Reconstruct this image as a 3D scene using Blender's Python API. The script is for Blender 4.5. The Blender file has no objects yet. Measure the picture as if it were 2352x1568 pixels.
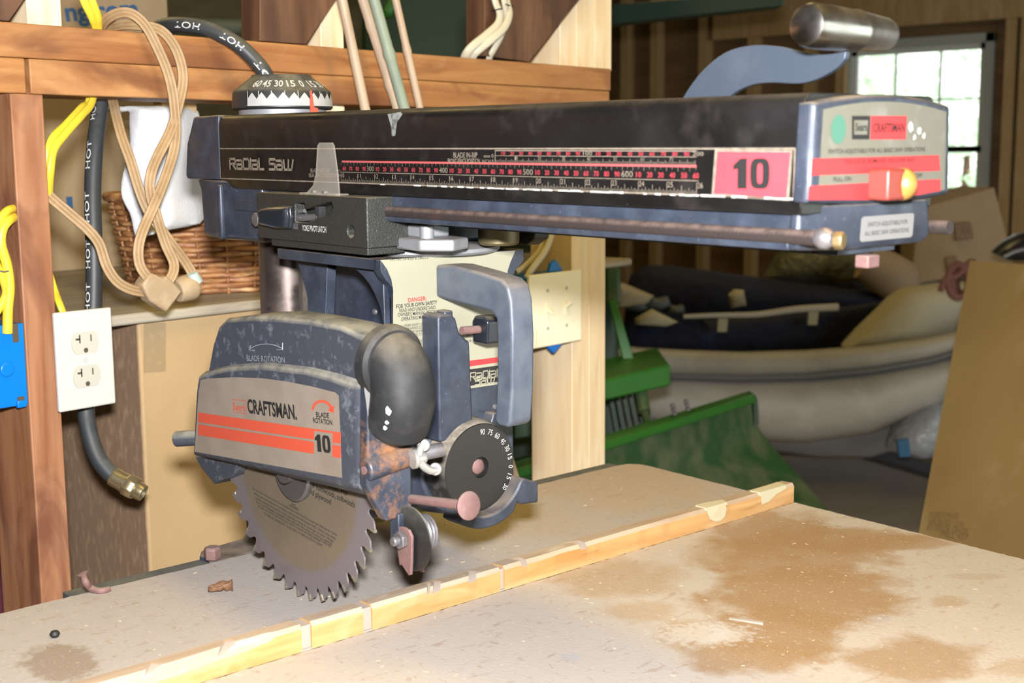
import bpy, bmesh, math, random
from mathutils import Vector, Matrix, noise
random.seed(7)
V = Vector
sc = bpy.context.scene
COL = sc.collection
PI = math.pi
rad = math.radians

# ------------------------------------------------------------------ camera and the two frames
FPX = 2961.66
def axes(yaw, pitch, roll):
    cy, sy, cp, sp = math.cos(yaw), math.sin(yaw), math.cos(pitch), math.sin(pitch)
    f = V((sy*cp, cy*cp, -sp)); r0 = V((cy, -sy, 0)); u0 = r0.cross(f)
    return math.cos(roll)*r0+math.sin(roll)*u0, -math.sin(roll)*r0+math.cos(roll)*u0, f
CS = V((1207.06, -631.73, 406.83))                 # camera in the saw's own frame, millimetres
rs, us, fs = axes(-.8558, .154, -.0064)
CW = V((1.31, 0., 1.32))                           # camera in the room, metres (floor z = 0, stud wall x = 0)
rw, uw, fw = axes(rad(-40.57), rad(8.12), -.0084)
A3 = Matrix((rw, uw, fw)).transposed() @ Matrix((rs, us, fs))
M = Matrix.Translation(CW - A3 @ (CS*.001)) @ A3.to_4x4()

def _ray(px, py, r, u, f): return f + r*((px-1176)/FPX) - u*((py-784)/FPX)
def S(px, py, ax, c):                              # point of the saw (mm) seen at a pixel on the plane ax = c
    d = _ray(px, py, rs, us, fs); i = 'xyz'.index(ax); return CS + d*((c-CS[i])/d[i])
def W(px, py, ax, c):
    d = _ray(px, py, rw, uw, fw); i = 'xyz'.index(ax); return CW + d*((c-CW[i])/d[i])
def D(px, py, dep): return CW + _ray(px, py, rw, uw, fw)*dep

cd = bpy.data.cameras.new('camera'); cam = bpy.data.objects.new('camera', cd); COL.objects.link(cam)
cd.sensor_width = 36; cd.lens = 36*FPX/2352; cd.clip_start = .02; cd.clip_end = 100
cam.matrix_world = Matrix.Translation(CW) @ Matrix((rw, uw, -fw)).transposed().to_4x4()
cd.dof.use_dof = True; cd.dof.focus_distance = 1.2; cd.dof.aperture_fstop = 10
sc.camera = cam

# ------------------------------------------------------------------ materials
class Mt:
    K = .5
    def __init__(s, name, col, rough=.5, metal=0., spec=.5):
        s.m = bpy.data.materials.new(name); s.m.use_nodes = True
        s.nt = s.m.node_tree; s.b = s.nt.nodes['Principled BSDF']
        s.b.inputs['Roughness'].default_value = rough; s.b.inputs['Metallic'].default_value = metal
        s.b.inputs['Specular IOR Level'].default_value = spec
        rgb = s.n('ShaderNodeRGB'); rgb.outputs[0].default_value = (*[c*Mt.K for c in col], 1); s.c = rgb.outputs[0]
        s.tc = s.n('ShaderNodeTexCoord'); s.rgh = None; s.l(s.c, s.b.inputs['Base Color']); s.h = None
    def n(s, t, **k):
        x = s.nt.nodes.new(t)
        for a, v in k.items(): setattr(x, a, v)
        return x
    def l(s, a, b): s.nt.links.new(a, b)
    def co(s, st=(1, 1, 1), off=(0, 0, 0), rot=(0, 0, 0)):
        mp = s.n('ShaderNodeMapping'); mp.inputs['Scale'].default_value = st; mp.inputs['Location'].default_value = off
        mp.inputs['Rotation'].default_value = rot
        s.l(s.tc.outputs['Object'], mp.inputs['Vector']); return mp.outputs[0]
    def fac(s, scale, lo, hi, st=(1, 1, 1), det=5, dist=0, off=(0, 0, 0), rgh=.55):
        nz = s.n('ShaderNodeTexNoise'); nz.inputs['Scale'].default_value = scale; nz.inputs['Detail'].default_value = det
        nz.inputs['Distortion'].default_value = dist; nz.inputs['Roughness'].default_value = rgh
        s.l(s.co(st, off), nz.inputs['Vector'])
        mr = s.n('ShaderNodeMapRange'); mr.inputs['From Min'].default_value = lo; mr.inputs['From Max'].default_value = hi
        s.l(nz.outputs['Fac'], mr.inputs['Value']); return mr.outputs[0]
    def mul(s, a, b, op='MULTIPLY'):
        x = s.n('ShaderNodeMath', operation=op)
        for i, v in enumerate((a, b)):
            if isinstance(v, (int, float)): x.inputs[i].default_value = v
            else: s.l(v, x.inputs[i])
        return x.outputs[0]
    def mix(s, f, col):
        x = s.n('ShaderNodeMix', data_type='RGBA'); s.l(s.c, x.inputs[6]); x.inputs[7].default_value = (*[c*Mt.K for c in col], 1)
        if isinstance(f, (int, float)): x.inputs[0].default_value = f
        else: s.l(f, x.inputs[0])
        s.c = x.outputs[2]; s.l(s.c, s.b.inputs['Base Color']); return s
    def noise(s, col, scale, lo, hi, amt=1., **k):
        f = s.fac(scale, lo, hi, **k)
        return s.mix(s.mul(f, amt), col)
    def roughn(s, scale, a, b, **k):
        f = s.fac(scale, .35, .65, **k); mr = s.n('ShaderNodeMapRange'); mr.inputs['To Min'].default_value = a; mr.inputs['To Max'].default_value = b
        s.l(f, mr.inputs['Value']); s.l(mr.outputs[0], s.b.inputs['Roughness']); return s
    def dust(s, col, amt=.9, lo=.25, hi=.85, scale=60):     # sawdust lying on faces that look up
        g = s.n('ShaderNodeNewGeometry'); sp = s.n('ShaderNodeSeparateXYZ'); s.l(g.outputs['Normal'], sp.inputs[0])
        mr = s.n('ShaderNodeMapRange'); mr.inputs['From Min'].default_value = lo; mr.inputs['From Max'].default_value = hi
        s.l(sp.outputs['Z'], mr.inputs['Value'])
        nz = s.fac(scale, .2, .6)
        f = s.mul(s.mul(mr.outputs[0], nz), amt); return s.mix(f, col)
    def bump(s, scale, strength=.3, dist=.001, st=(1, 1, 1), det=4):
        nz = s.n('ShaderNodeTexNoise'); nz.inputs['Scale'].default_value = scale; nz.inputs['Detail'].default_value = det
        s.l(s.co(st), nz.inputs['Vector']); b = s.n('ShaderNodeBump'); b.inputs['Strength'].default_value = strength
        b.inputs['Distance'].default_value = dist; s.l(nz.outputs['Fac'], b.inputs['Height'])
        if s.h: s.l(s.h, b.inputs['Normal'])
        s.h = b.outputs[0]; s.l(s.h, s.b.inputs['Normal']); return s
    def blob(s, px, py, rx, ry, col, amt=.8, edge=.45, nscale=26, nstr=.5):
        # an irregular stain of its own shape lying on the table around the table point under (px, py)
        C0 = S(px, py, 'z', 0)*.001; hx = (S(px+rx, py, 'z', 0)-S(px-rx, py, 'z', 0))*.0005; vy = (S(px, py+ry, 'z', 0)-S(px, py-ry, 'z', 0))*.0005
        det = hx.x*vy.y-hx.y*vy.x; a = V((vy.y, -vy.x, 0))/det; b_ = V((-hx.y, hx.x, 0))/det
        sb_ = s.n('ShaderNodeVectorMath', operation='SUBTRACT'); s.l(s.tc.outputs['Object'], sb_.inputs[0]); sb_.inputs[1].default_value = C0
        q = []
        for v_ in (a, b_):
            d = s.n('ShaderNodeVectorMath', operation='DOT_PRODUCT'); s.l(sb_.outputs[0], d.inputs[0]); d.inputs[1].default_value = v_; q.append(s.mul(d.outputs['Value'], d.outputs['Value']))
        ln = s.mul(s.mul(q[0], q[1], 'ADD'), .5, 'POWER')
        nz = s.fac(nscale, .2, .8, det=7, rgh=.62)
        d = s.mul(ln, s.mul(s.mul(nz, -.5, 'ADD'), nstr*2), 'ADD')
        mr = s.n('ShaderNodeMapRange'); mr.inputs['From Min'].default_value = 1+edge/2; mr.inputs['From Max'].default_value = 1-edge/2
        s.l(d, mr.inputs['Value']); return s.mix(s.mul(mr.outputs[0], amt), col)
    def set(s, **k):
        for a, v in k.items(): s.b.inputs[a.replace('_', ' ')].default_value = v
        return s

def flat(name, col, rough=.5, metal=0, **k):
    t = Mt(name, col, rough, metal); t.noise(tuple(c*.75 for c in col), 35, .45, .75, .5); return t.set(**k).m
def wood(name, c1, c2, c3, axis='y', scale=40, rough=.6, knots=True, amt=1., c4=None):
    st = [1, 1, 1]; st['xyz'.index(axis)] = .07
    t = Mt(name, c1, rough)
    t.noise(c2, scale, .35, .65, amt, st=tuple(st), det=8, dist=1.2)
    st2 = [1, 1, 1]; st2['xyz'.index(axis)] = .32
    t.noise(c3, scale*.22, .5, .72, .85*amt, st=tuple(st2), det=6, dist=2.)
    if c4: t.noise(c4, scale*.26, .50, .64, .9, st=tuple(st2), det=4, dist=1.5, off=(3, 1, 2))
    t.noise(tuple(c*.5 for c in c2), scale*3.2, .62, .8, .5, st=tuple(st), det=3)
    if knots: t.noise(tuple(c*.3 for c in c2), 14, .74, .8, .8, st=(1, 1, 1), det=2)
    t.bump(scale*2.5, .25, .0006, st=tuple(st)); return t.m

DUST = (.50, .40, .30)
def greypaint(name, col=(.045, .056, .082), dust=.75, rust=0., lo=.3):
    t = Mt(name, col, .42, .15)
    t.noise((.085, .105, .15), 42, .45, .7, .8, det=8)
    t.noise((.03, .036, .055), 18, .5, .75, .6)
    t.noise((.26, .29, .34), 330, .64, .78, .6)
    if rust: t.noise((.55, .24, .09), 26, .56-.1*rust, .64, .95, det=9, rgh=.75)
    t.dust(DUST, dust, lo, .95, 45)
    t.roughn(30, .3, .6); t.bump(260, .15, .0005); return t.m
M_GREY = greypaint('grey_blue_enamel')
M_GREYD = greypaint('dark_blue_enamel', (.035, .045, .07), .3)
M_GUARD = Mt('guard_enamel', (.075, .082, .105), .48, .1).noise((.24, .27, .31), 90, .54, .66, .75, det=9, rgh=.65).noise((.035, .04, .06), 20, .5, .8, .5).dust((.42, .40, .33), 1., .05, .6, 60).bump(240, .15, .0005).m
M_RUSTY = greypaint('rusted_enamel', rust=1., dust=.3)
M_HANDLE = greypaint('handle_enamel', (.15, .175, .215), .85, lo=.1)
M_BLACK = Mt('black_gloss_paint', (.010, .009, .009), .30).noise((.07, .06, .055), 25, .55, .85, .7, det=9).noise((.25, .24, .22), 300, .73, .8, .6).dust((.12, .10, .08), .5, .6, 1.).roughn(20, .25, .5).m
M_BLACKP = Mt('black_grained_plastic', (.030, .031, .026), .42).noise((.055, .055, .045), 500, .5, .7, .7).dust((.38, .32, .22), .95, .5, .95).bump(900, .9, .0008).m
M_BLACKS = Mt('black_smooth_plastic', (.024, .025, .027), .62, 0, .3).noise((.10, .095, .09), 45, .45, .75, .6, det=9).dust((.30, .26, .20), .7, .3, .95).bump(300, .08, .0004).m
M_KNOB = Mt('glossy_black_knob', (.022, .026, .034), .22).dust(DUST, .5, .5, .95).m
M_DIAL = Mt('dial_black', (.024, .023, .020), .35).noise((.10, .09, .07), 500, .68, .8, .8).m
M_RING = Mt('dusty_black_ring', (.018, .018, .019), .5).noise((.16, .14, .12), 90, .4, .7, .6).dust((.55, .47, .36), 1., -.1, .6, 70).bump(500, .3, .0005).m
M_WHITE = Mt('white_print', (.80, .79, .74), .6).m
M_TXT = Mt('dark_print', (.018, .017, .016), .6).m
M_TXTG = Mt('bronze_print', (.34, .28, .21), .5).noise((.12, .10, .08), 200, .4, .7, .6).m
M_RED = Mt('red_print', (.72, .045, .05), .5).m
M_REDN = Mt('red_numbers', (.42, .045, .06), .5).m
M_PINK = Mt('pink_red_panel', (.95, .075, .10), .5).noise((.85, .06, .08), 15, .4, .7, .5).m
M_SALMON = Mt('salmon_line', (.60, .12, .12), .5).m
M_ORANGE = Mt('orange_red_stripe', (.78, .115, .06), .45).noise((.55, .12, .07), 300, .55, .75, .5).m
M_TAN = Mt('dirty_gold_label', (.50, .415, .33), .42, .25).noise((.40, .32, .245), 30, .4, .7, .8, det=8).noise((.45, .38, .3), 150, .64, .8, .5).noise((.09, .07, .05), 60, .7, .8, .7).m
M_CREAM = Mt('cream_label', (.46, .44, .31), .4).noise((.38, .36, .27), 20, .5, .8, .5).noise((.4, .35, .25), 300, .72, .8, .5).m
M_CREAMD = Mt('yellowed_label', (.21, .20, .15), .5).noise((.30, .30, .27), 40, .52, .72, .7).m
M_SILVER = Mt('cast_aluminium', (.52, .53, .56), .55, .55).noise((.35, .34, .33), 30, .5, .75, .6).dust(DUST, .5).m
M_CHROME = Mt('worn_chrome', (1.2, 1.16, 1.1), .09, 1.).noise((.5, .44, .36), 30, .45, .7, .7, st=(1, .3, 1)).roughn(15, .2, .42).m
M_LEVER = Mt('lever_steel', (.085, .107, .145), .5, .3).noise((.14, .165, .19), 40, .5, .8, .6).m
M_STEEL = Mt('column_steel', (.24, .19, .17), .30, .85).noise((.17, .10, .075), 22, .42, .68, .9, det=8, st=(1, 1, .4)).noise((.06, .045, .04), 60, .6, .75, .8, det=8).roughn(30, .22, .55).m
M_RUST = Mt('rusty_steel', (.34, .185, .165), .7, .25).noise((.22, .12, .11), 60, .4, .7, .8, det=8).noise((.48, .34, .28), 120, .6, .8, .6).dust((.5, .38, .33), .6).bump(400, .3, .0005).m
M_ROD = Mt('dusty_rusty_rail', (.07, .052, .048), .5, .4).noise((.30, .12, .06), 20, .6, .72, .7, st=(.3, 1, 1)).dust((.27, .19, .16), 1., .1, .6, 120).bump(500, .5, .001).m
M_BOLT = Mt('dull_zinc', (.40, .39, .41), .45, .7).noise((.28, .2, .17), 80, .45, .7, .7).m
M_WING = Mt('bright_zinc', (.78, .76, .70), .35, .6).m
M_CLEAR = Mt('clear_plastic', (.75, .66, .55), .32).set(Transmission_Weight=.0, Alpha=.2).noise((.95, .86, .76), 50, .4, .7, .6).m
M_GREEN = Mt('green_sticker', (.085, .24, .165), .5).m
M_YELLOW = Mt('yellow_key', (.45, .25, .055), .4).m
M_REDSW = Mt('red_switch', (.34, .055, .04), .45).m
M_LABELW = Mt('white_label', (.30, .29, .28), .5).m
def blade_mat():
    t = Mt('saw_blade_steel', (.42, .335, .235), .36, .6)
    vm = t.n('ShaderNodeVectorMath', operation='DISTANCE'); t.l(t.tc.outputs['Object'], vm.inputs[0]); vm.inputs[1].default_value = (.2395, -.046, .120)
    def band(a, b):
        mr = t.n('ShaderNodeMapRange'); mr.inputs['From Min'].default_value = a; mr.inputs['From Max'].default_value = b
        t.l(vm.outputs['Value'], mr.inputs['Value']); return mr.outputs[0]
    t.mix(t.mul(band(.088, .094), .8), (.42, .36, .40))
    t.noise((.8, .56, .42), 260, .68, .76, .7, det=3)
    t.noise((.34, .24, .20), 15, .55, .75, .6)
    t.roughn(25, .28, .45); t.bump(300, .08, .0004, st=(.1, 1, 1)); return t.m
M_BLADE = blade_mat()
M_CARB = Mt('carbide_tip', (.55, .50, .38), .35, .7).m

def board_mat(name, base, stains):
    t = Mt(name, base, .75)
    t.noise(tuple(c*1.12 for c in base), 9, .4, .7, .6)
    for st in stains: t.blob(*st)
    t.noise((.36, .20, .10), 130, .60, .72, .45, st=(1, .35, 1), det=3, dist=.6)
    t.noise((.36, .22, .11), 190, .62, .73, .45, st=(.35, 1, 1), det=3, dist=.8, off=(5, 3, 1))
    t.noise((.86, .76, .62), 210, .63, .72, .55, det=2)
    t.noise((.12, .08, .05), 260, .76, .80, .7, det=2)
    t.noise((.70, .56, .44), 700, .4, .7, .35)
    t.bump(300, .35, .0008); return t.m
BROWN = (.41, .225, .075); BR2 = (.50, .32, .15)
def cx_(l): return [(900+x*1.08, 1040+y*1.08, a*1.08, c*1.08, *k) for x, y, a, c, *k in l]
M_FRONTB = board_mat('stained_particle_board', (.64, .56, .475), cx_([
    (480, 265, 135, 40, BR2, .65, .6), (520, 335, 75, 22, BR2, .55, .6), (700, 212, 70, 34, BR2, .6, .6), (620, 385, 60, 30, BR2, .6, .5),
    (800, 170, 120, 50, BROWN, .8), (930, 185, 175, 30, BROWN, .85), (1060, 192, 130, 16, BROWN, .7), (860, 225, 190, 45, BROWN, .8),
    (880, 300, 205, 66, BROWN, .9), (830, 380, 130, 60, BROWN, .85), (760, 432, 150, 34, BROWN, .8), (1110, 438, 130, 46, BROWN, .75),
    (1330, 455, 60, 20, BR2, .5), (1185, 315, 36, 12, BR2, .6), (1240, 262, 60, 7, (.45, .33, .2), .4), (380, 432, 22, 9, (.5, .5, .55), .5), (1042, 352, 22, 8, (.5, .45, .45), .5),
    (665, 385, 95, 22, (.78, .74, .68), .6, .5, 150, 1.)]))
M_REARB = board_mat('dusty_particle_board', (.555, .505, .465), [
    (140, 1520, 85, 42, (.30, .21, .13), .75, .3, 80, .4), (1430, 1110, 260, 60, (.62, .47, .31), .75, .8, 14, .6), (1250, 1200, 160, 40, (.60, .48, .35), .6, .8, 14, .6)])
M_FENCE = wood('fence_pine', (.80, .48, .19), (.66, .33, .10), (.86, .60, .32), 'y', 60, knots=False)
M_FENCET = Mt('weathered_fence_top', (.66, .50, .35), .8).noise((.46, .30, .18), 50, .45, .7, .8, st=(1, .15, 1), det=8).noise((.78, .70, .58), 60, .6, .7, .8, st=(1, .3, 1)).m
M_RAWCUT = Mt('raw_cut_wood', (.56, .46, .38), .8).noise((.6, .46, .38), 80, .5, .7, .5).m
M_PUTTY = Mt('bare_pale_wood', (.86, .78, .52), .7).noise((.75, .62, .38), 60, .5, .7, .6).m

# ------------------------------------------------------------------ mesh builder
class MB:
    def __init__(s, m=None, k=.001):
        s.bm = bmesh.new(); s.mats = []; s.k = k; s.i = 0
        if m: s.m(m)
    def m(s, mat):
        if mat not in s.mats: s.mats.append(mat)
        s.i = s.mats.index(mat); return s
    def v(s, p): return s.bm.verts.new(V(p)*s.k)
    def f(s, vs):
        try: f = s.bm.faces.new(vs)
        except ValueError: return None
        f.material_index = s.i; return f
    def poly(s, pts): return s.f([s.v(p) for p in pts])
    def loft(s, rings, caps=True, closed=True):
        R = [[s.v(p) for p in r] for r in rings]; n = len(R[0])
        for a, b in zip(R, R[1:]):
            for i in range(n if closed else n-1): s.f([a[i], a[(i+1) % n], b[(i+1) % n], b[i]])
        if caps: s.f(R[0][::-1]); s.f(R[-1])
        return s
    def ex(s, pts, ax, a, b):                      # 2-D outline (the two other axes in xyz order) swept from a to b
        i = 'xyz'.index(ax)
        def q(p, c): l = list(p); l.insert(i, c); return l
        return s.loft([[q(p, a) for p in pts], [q(p, b) for p in pts]])
    def box(s, x0, x1, y0, y1, z0, z1): return s.ex([(x0, y0), (x1, y0), (x1, y1), (x0, y1)], 'z', z0, z1)
    def sweep(s, pts, d):                          # 3-D outline moved by d
        d = V(d); return s.loft([[V(p) for p in pts], [V(p)+d for p in pts]])
    def tube(s, pts, r, n=14, caps=True, sect=None, ref=None):
        P = [V(p) for p in pts]; T = []
        for i in range(len(P)):
            t = P[min(i+1, len(P)-1)]-P[max(i-1, 0)]; T.append(t.normalized())
        u = V((0, 0, 1)) if abs(T[0].z) < .9 else V((1, 0, 0)); rings = []
        for i, p in enumerate(P):
            t = T[i]
            if ref is not None: u = V(ref)
            u = (u - t*u.dot(t)).normalized(); w = t.cross(u)
            rr = r[i] if isinstance(r, (list, tuple)) else r
            if sect: rings.append([p+w*a*rr+u*b*rr for a, b in sect])
            else: rings.append([p+(u*math.cos(2*PI*k/n)+w*math.sin(2*PI*k/n))*rr for k in range(n)])
        return s.loft(rings, caps)
    def lathe(s, prof, o, ax, n=48, a0=0, a1=2*PI, caps=True):
        o = V(o); ax = V(ax).normalized(); u = ax.orthogonal().normalized() if abs(ax.z) > .9 else V((0, 0, 1)); u = (u-ax*u.dot(ax)).normalized(); w = ax.cross(u)
        full = abs(a1-a0-2*PI) < 1e-6; rings = []
        for r, h in prof: rings.append([o+ax*h+(u*math.cos(a0+(a1-a0)*k/n)+w*math.sin(a0+(a1-a0)*k/n))*max(r, 1e-4) for k in range(n if full else n+1)])
        return s.loft(rings, caps and full, full)
    def cyl(s, a, b, r, r2=None, n=32):
        a, b = V(a), V(b); return s.lathe([(r, 0), (r if r2 is None else r2, (b-a).length)], a, b-a, n)
    def rev(s): bmesh.ops.reverse_faces(s.bm, faces=s.bm.faces[:]); return s
    def text(s, t, A, B, n, h, bold=0., lift=.25, spacing=1.):
        A, B, n = V(A), V(B), V(n).normalized(); d = B-A; w = d.length; d.normalize(); up = n.cross(d).normalized()
        vs, fs_, x0, x1, H = glyphs(t, bold, spacing)
        kx = w/(x1-x0) if w > 0 else 1; ky = h/H; o = A+n*lift
        vv = [s.v(o+d*(x-x0)*kx+up*y*ky) for x, y in vs]
        for f in fs_: s.f([vv[i] for i in f])
        return s
    def strokes(s, t, A, B, n, h, lw, lift=.25):   # squared techno capitals drawn as ribbons
        A, B, n = V(A), V(B), V(n).normalized(); d = B-A; w = d.length; d.normalize(); up = n.cross(d).normalized()
        adv = 0; gl = []
        for ch in t:
            ww, ss = TECH[ch]; gl.append((adv, ss)); adv += ww+.22
        k = w/(adv-.22); o = A+n*lift
        for a, ss in gl:
            for st in ss:
                P = [o+d*((a+x)*k)+up*(y*h) for x, y in st]
                for p, q in zip(P, P[1:]):
                    e = (q-p).normalized(); g = n.cross(e)*lw/2; e = e*lw/2
                    s.poly([p-e-g, q+e-g, q+e+g, p-e+g])
        return s
    def build(s, name, parent=None, mat=None, bevel=0, seg=2, ang=35, recalc=True, loc=None, sharp=38, prop=None):
        if recalc: bmesh.ops.recalc_face_normals(s.bm, faces=s.bm.faces[:])
        if loc is not None: bmesh.ops.translate(s.bm, verts=s.bm.verts[:], vec=-V(loc))
        me = bpy.data.meshes.new(name); s.bm.to_mesh(me); s.bm.free()
        for x in s.mats: me.materials.append(x)
        me.polygons.foreach_set('use_smooth', [True]*len(me.polygons)); me.set_sharp_from_angle(angle=rad(sharp))
        o = bpy.data.objects.new(name, me); COL.objects.link(o)
        if parent is not None: o.parent = parent
        if mat is not None: o.matrix_world = mat
        if loc is not None: o.matrix_world = (mat if mat is not None else Matrix()) @ Matrix.Translation(V(loc))
        if bevel:
            b = o.modifiers.new('b', 'BEVEL'); b.width = bevel; b.segments = seg; b.limit_method = 'ANGLE'; b.angle_limit = rad(ang); b.harden_normals = False
        return o
def ten(b, A, B, n, h):
    A, B, n = V(A), V(B), V(n).normalized(); d = B-A; up = n.cross(d.normalized())*h; q = lambda x, y: A+d*x+up*y+n*.2
    b.poly([q(.12, 0), q(.38, 0), q(.38, 1), q(.20, 1), (q(.0, .78)), q(.0, .62), q(.12, .66)])
    o = [q(.735+.265*math.copysign(abs(math.cos(a))**.55, math.cos(a)), .5+.5*math.copysign(abs(math.sin(a))**.7, math.sin(a))) for a in [2*PI*k/32 for k in range(32)]]
    i = [q(.735+.075*math.copysign(abs(math.cos(a))**.55, math.cos(a)), .5+.33*math.copysign(abs(math.sin(a))**.7, math.sin(a))) for a in [2*PI*k/32 for k in range(32)]]
    for k in range(32): b.poly([o[k], o[(k+1) % 32], i[(k+1) % 32], i[k]])
_G = {}
def glyphs(t, bold, sp):
    key = (t, bold, sp)
    if key not in _G:
        def mk(body):
            c = bpy.data.curves.new('t', 'FONT'); c.body = body; c.size = 1; c.offset = bold; c.space_character = sp; c.resolution_u = 3
            o = bpy.data.objects.new('t', c); COL.objects.link(o); dg = bpy.context.evaluated_depsgraph_get(); dg.update()
            me = o.evaluated_get(dg).to_mesh(); vs = [(v.co.x, v.co.y) for v in me.vertices]; fc = [tuple(p.vertices) for p in me.polygons]
            bpy.data.objects.remove(o); bpy.data.curves.remove(c); return vs, fc
        vs, fc = mk(t); H = max(y for x, y in mk('H')[0])
        xs = [x for x, y in vs]; _G[key] = (vs, fc, min(xs), max(xs), H)
    return _G[key]
TECH = {'R': (.8, [[(0, 0), (0, 1)], [(0, 1), (.8, 1), (.8, .5), (.1, .5)], [(.35, .5), (.8, 0)]]),
        'a': (.75, [[(0, .86), (.62, .86), (.75, .75), (.75, 0)], [(.75, 0), (0, 0), (0, .44), (.75, .44)]]),
        'D': (.8, [[(0, 0), (0, 1), (.65, 1), (.8, .8), (.8, 0), (0, 0)]]), 'I': (.0, [[(0, 0), (0, 1)]]),
        'L': (.6, [[(0, 1), (0, 0), (.6, 0)]]), ' ': (.35, []),
        'S': (.75, [[(.75, 1), (0, 1), (0, .55), (.75, .55), (.75, 0), (0, 0)]]),
        'W': (1.2, [[(0, .9), (.08, 0), (.55, 0), (.62, .9)], [(.55, 0), (1.0, 0), (1.2, .9)]])}

def boolean_cut(o, cutters):
    for c in cutters:
        md = o.modifiers.new('c', 'BOOLEAN'); md.object = c; md.solver = 'EXACT'
    dg = bpy.context.evaluated_depsgraph_get(); dg.update()
    me = bpy.data.meshes.new_from_object(o.evaluated_get(dg)); o.modifiers.clear(); o.data = me
    me.set_sharp_from_angle(angle=rad(38))
    for c in cutters: bpy.data.objects.remove(c)

def tag(o, label=None, cat=None, group=None, kind=None):
    if label: o['label'] = label
    if cat: o['category'] = cat
    if group: o['group'] = group
    if kind: o['kind'] = kind
    return o
def empty(name, loc, label, cat, mat=None, group=None):
    o = bpy.data.objects.new(name, None); COL.objects.link(o); o.empty_display_size = .05
    o.matrix_world = (mat if mat is not None else Matrix()) @ Matrix.Translation(V(loc)); return tag(o, label, cat, group)
def crv(pts, n=8):                                 # Catmull-Rom through the points
    P = [V(p) for p in pts]; P = [P[0]*2-P[1]]+P+[P[-1]*2-P[-2]]; out = []
    for i in range(1, len(P)-2):
        for k in range(n):
            t = k/n; a, b, c, d = P[i-1:i+3]
            out.append(.5*((2*b)+(c-a)*t+(2*a-5*b+4*c-d)*t*t+(3*b-a-3*c+d)*t**3))
    out.append(P[-2]); return out
def arc(cx, cy, r, a0, a1, n=10, ry=None):
    return [(cx+r*math.cos(rad(a0+(a1-a0)*k/n)), cy+(ry or r)*math.sin(rad(a0+(a1-a0)*k/n))) for k in range(n+1)]

# ================================================================== THE SAW (saw frame, millimetres)
saw = empty('radial_arm_saw', (.041, .071, -.02), 'grey-blue and black radial arm saw with long arm, standing over the particle board table', 'power saw', M)
OFF = Matrix.Translation(V((.041, .071, -.02))).inverted()
def part(mb, name, parent=saw, label=None, **k):
    o = mb.build(name, None, **k)
    o.parent = parent
    if parent is saw: o.matrix_local = OFF
    if label: o['label'] = label
    return o

# column
b = MB(M_STEEL); b.cyl((41, 71, 214), (41, 71, 330), 29, n=64)
part(b, 'column', label='bare brownish steel column')
b = MB(M_ROD); b.lathe([(30, 226), (44, 224), (47, 220), (47, 214), (42, 210), (30, 208)], (41, 71, 0), (0, 0, 1), 48)
b.m(M_GREYD); b.lathe([(41, 210), (43, 60), (52, 20), (52, -40)], (41, 71, 0), (0, 0, 1), 40)
part(b, 'column_support')
# base rails behind and under the table
b = MB(Mt('dusty_grey_rail', (.10, .12, .13), .6, .3).noise((.22, .22, .19), 30, .4, .7, .7).dust((.24, .24, .20), .8).m)
b.box(50, 84, -190, 539, -40, -9); b.box(60, 760, -120, -90, -70, -27); b.box(60, 760, 430, 460, -70, -27)
for yy in (-120, 430):
    for xx in (70, 720): b.box(xx, xx+35, yy, yy+35, -890, -70)
part(b, 'base_frame', bevel=.0015)
b = MB(M_GREY); q = [S(*p, 'z', -4) for p in ((458, 1275), (462, 1264), (520, 1246), (556, 1236), (566, 1218), (590, 1212), (600, 1262), (560, 1272), (500, 1292), (478, 1290), (480, 1281))]
b.sweep(q, (0, 0, -16)); part(b, 'rear_casting', bevel=.002, seg=3)
c = S(488, 1266, 'z', 4); b = MB(M_RUST); b.lathe([(7, -8), (9, -7), (9, 3), (7, 5)], c, (0, 0, 1), 6)
part(b, 'square_head_bolt', bevel=.001, label='rusty bolt head')

# arm
b = MB(M_GREY); b.ex([(-13.7, 433.6), (-30.6, 406.4), (-36.6, 374.2), (-34, 370.5), (37.5, 370.5), (37.5, 434.4)], 'y', -.5, 142.5)
part(b, 'arm_rear_cap', bevel=.003, seg=3)
b = MB(M_BLACK); b.ex(arc(133, 425, 9, 0, 90, 6)+arc(9, 425, 9, 90, 180, 6)+[(-.2, 369.5), (1.2, 362.5), (141, 362.5), (142.2, 369.5)], 'x', 37.6, 741)
part(b, 'arm_cover', bevel=.0006)
# chipped patch of bare primer on the cover's top edge
b = MB(Mt('bare_scuff', (.30, .31, .28), .7).noise((.1, .1, .09), 200, .45, .6, .9).m)
b.poly([S(px, py, 'y', -.35) for px, py in ((890, 262), (920, 257), (925, 262), (912, 280), (908, 312), (900, 313), (898, 290))])
part(b, 'paint_chip', label='pale scuff where the black paint has worn off')
b = MB(M_GREY); b.ex([(6, 369), (6, 352), (1, 352), (0.2, 343.6), (1, 341), (141, 341), (142, 343.6), (141, 352), (136, 352), (136, 369)], 'x', 60, 732)
part(b, 'arm_casting', bevel=.0008)
for yy, nm in ((2.5, 'track_rod'), (139.5, 'track_rod')):
    b = MB(M_ROD); b.cyl((112, yy, 349.2), (757, yy, 349.2), 4.7, n=24); part(b, nm)
b = MB(M_GREYD); b.ex([(40, 341), (102, 341), (102, 336), (40, 336)], 'x', 120, 740); part(b, 'arm_underside_rib')
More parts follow.
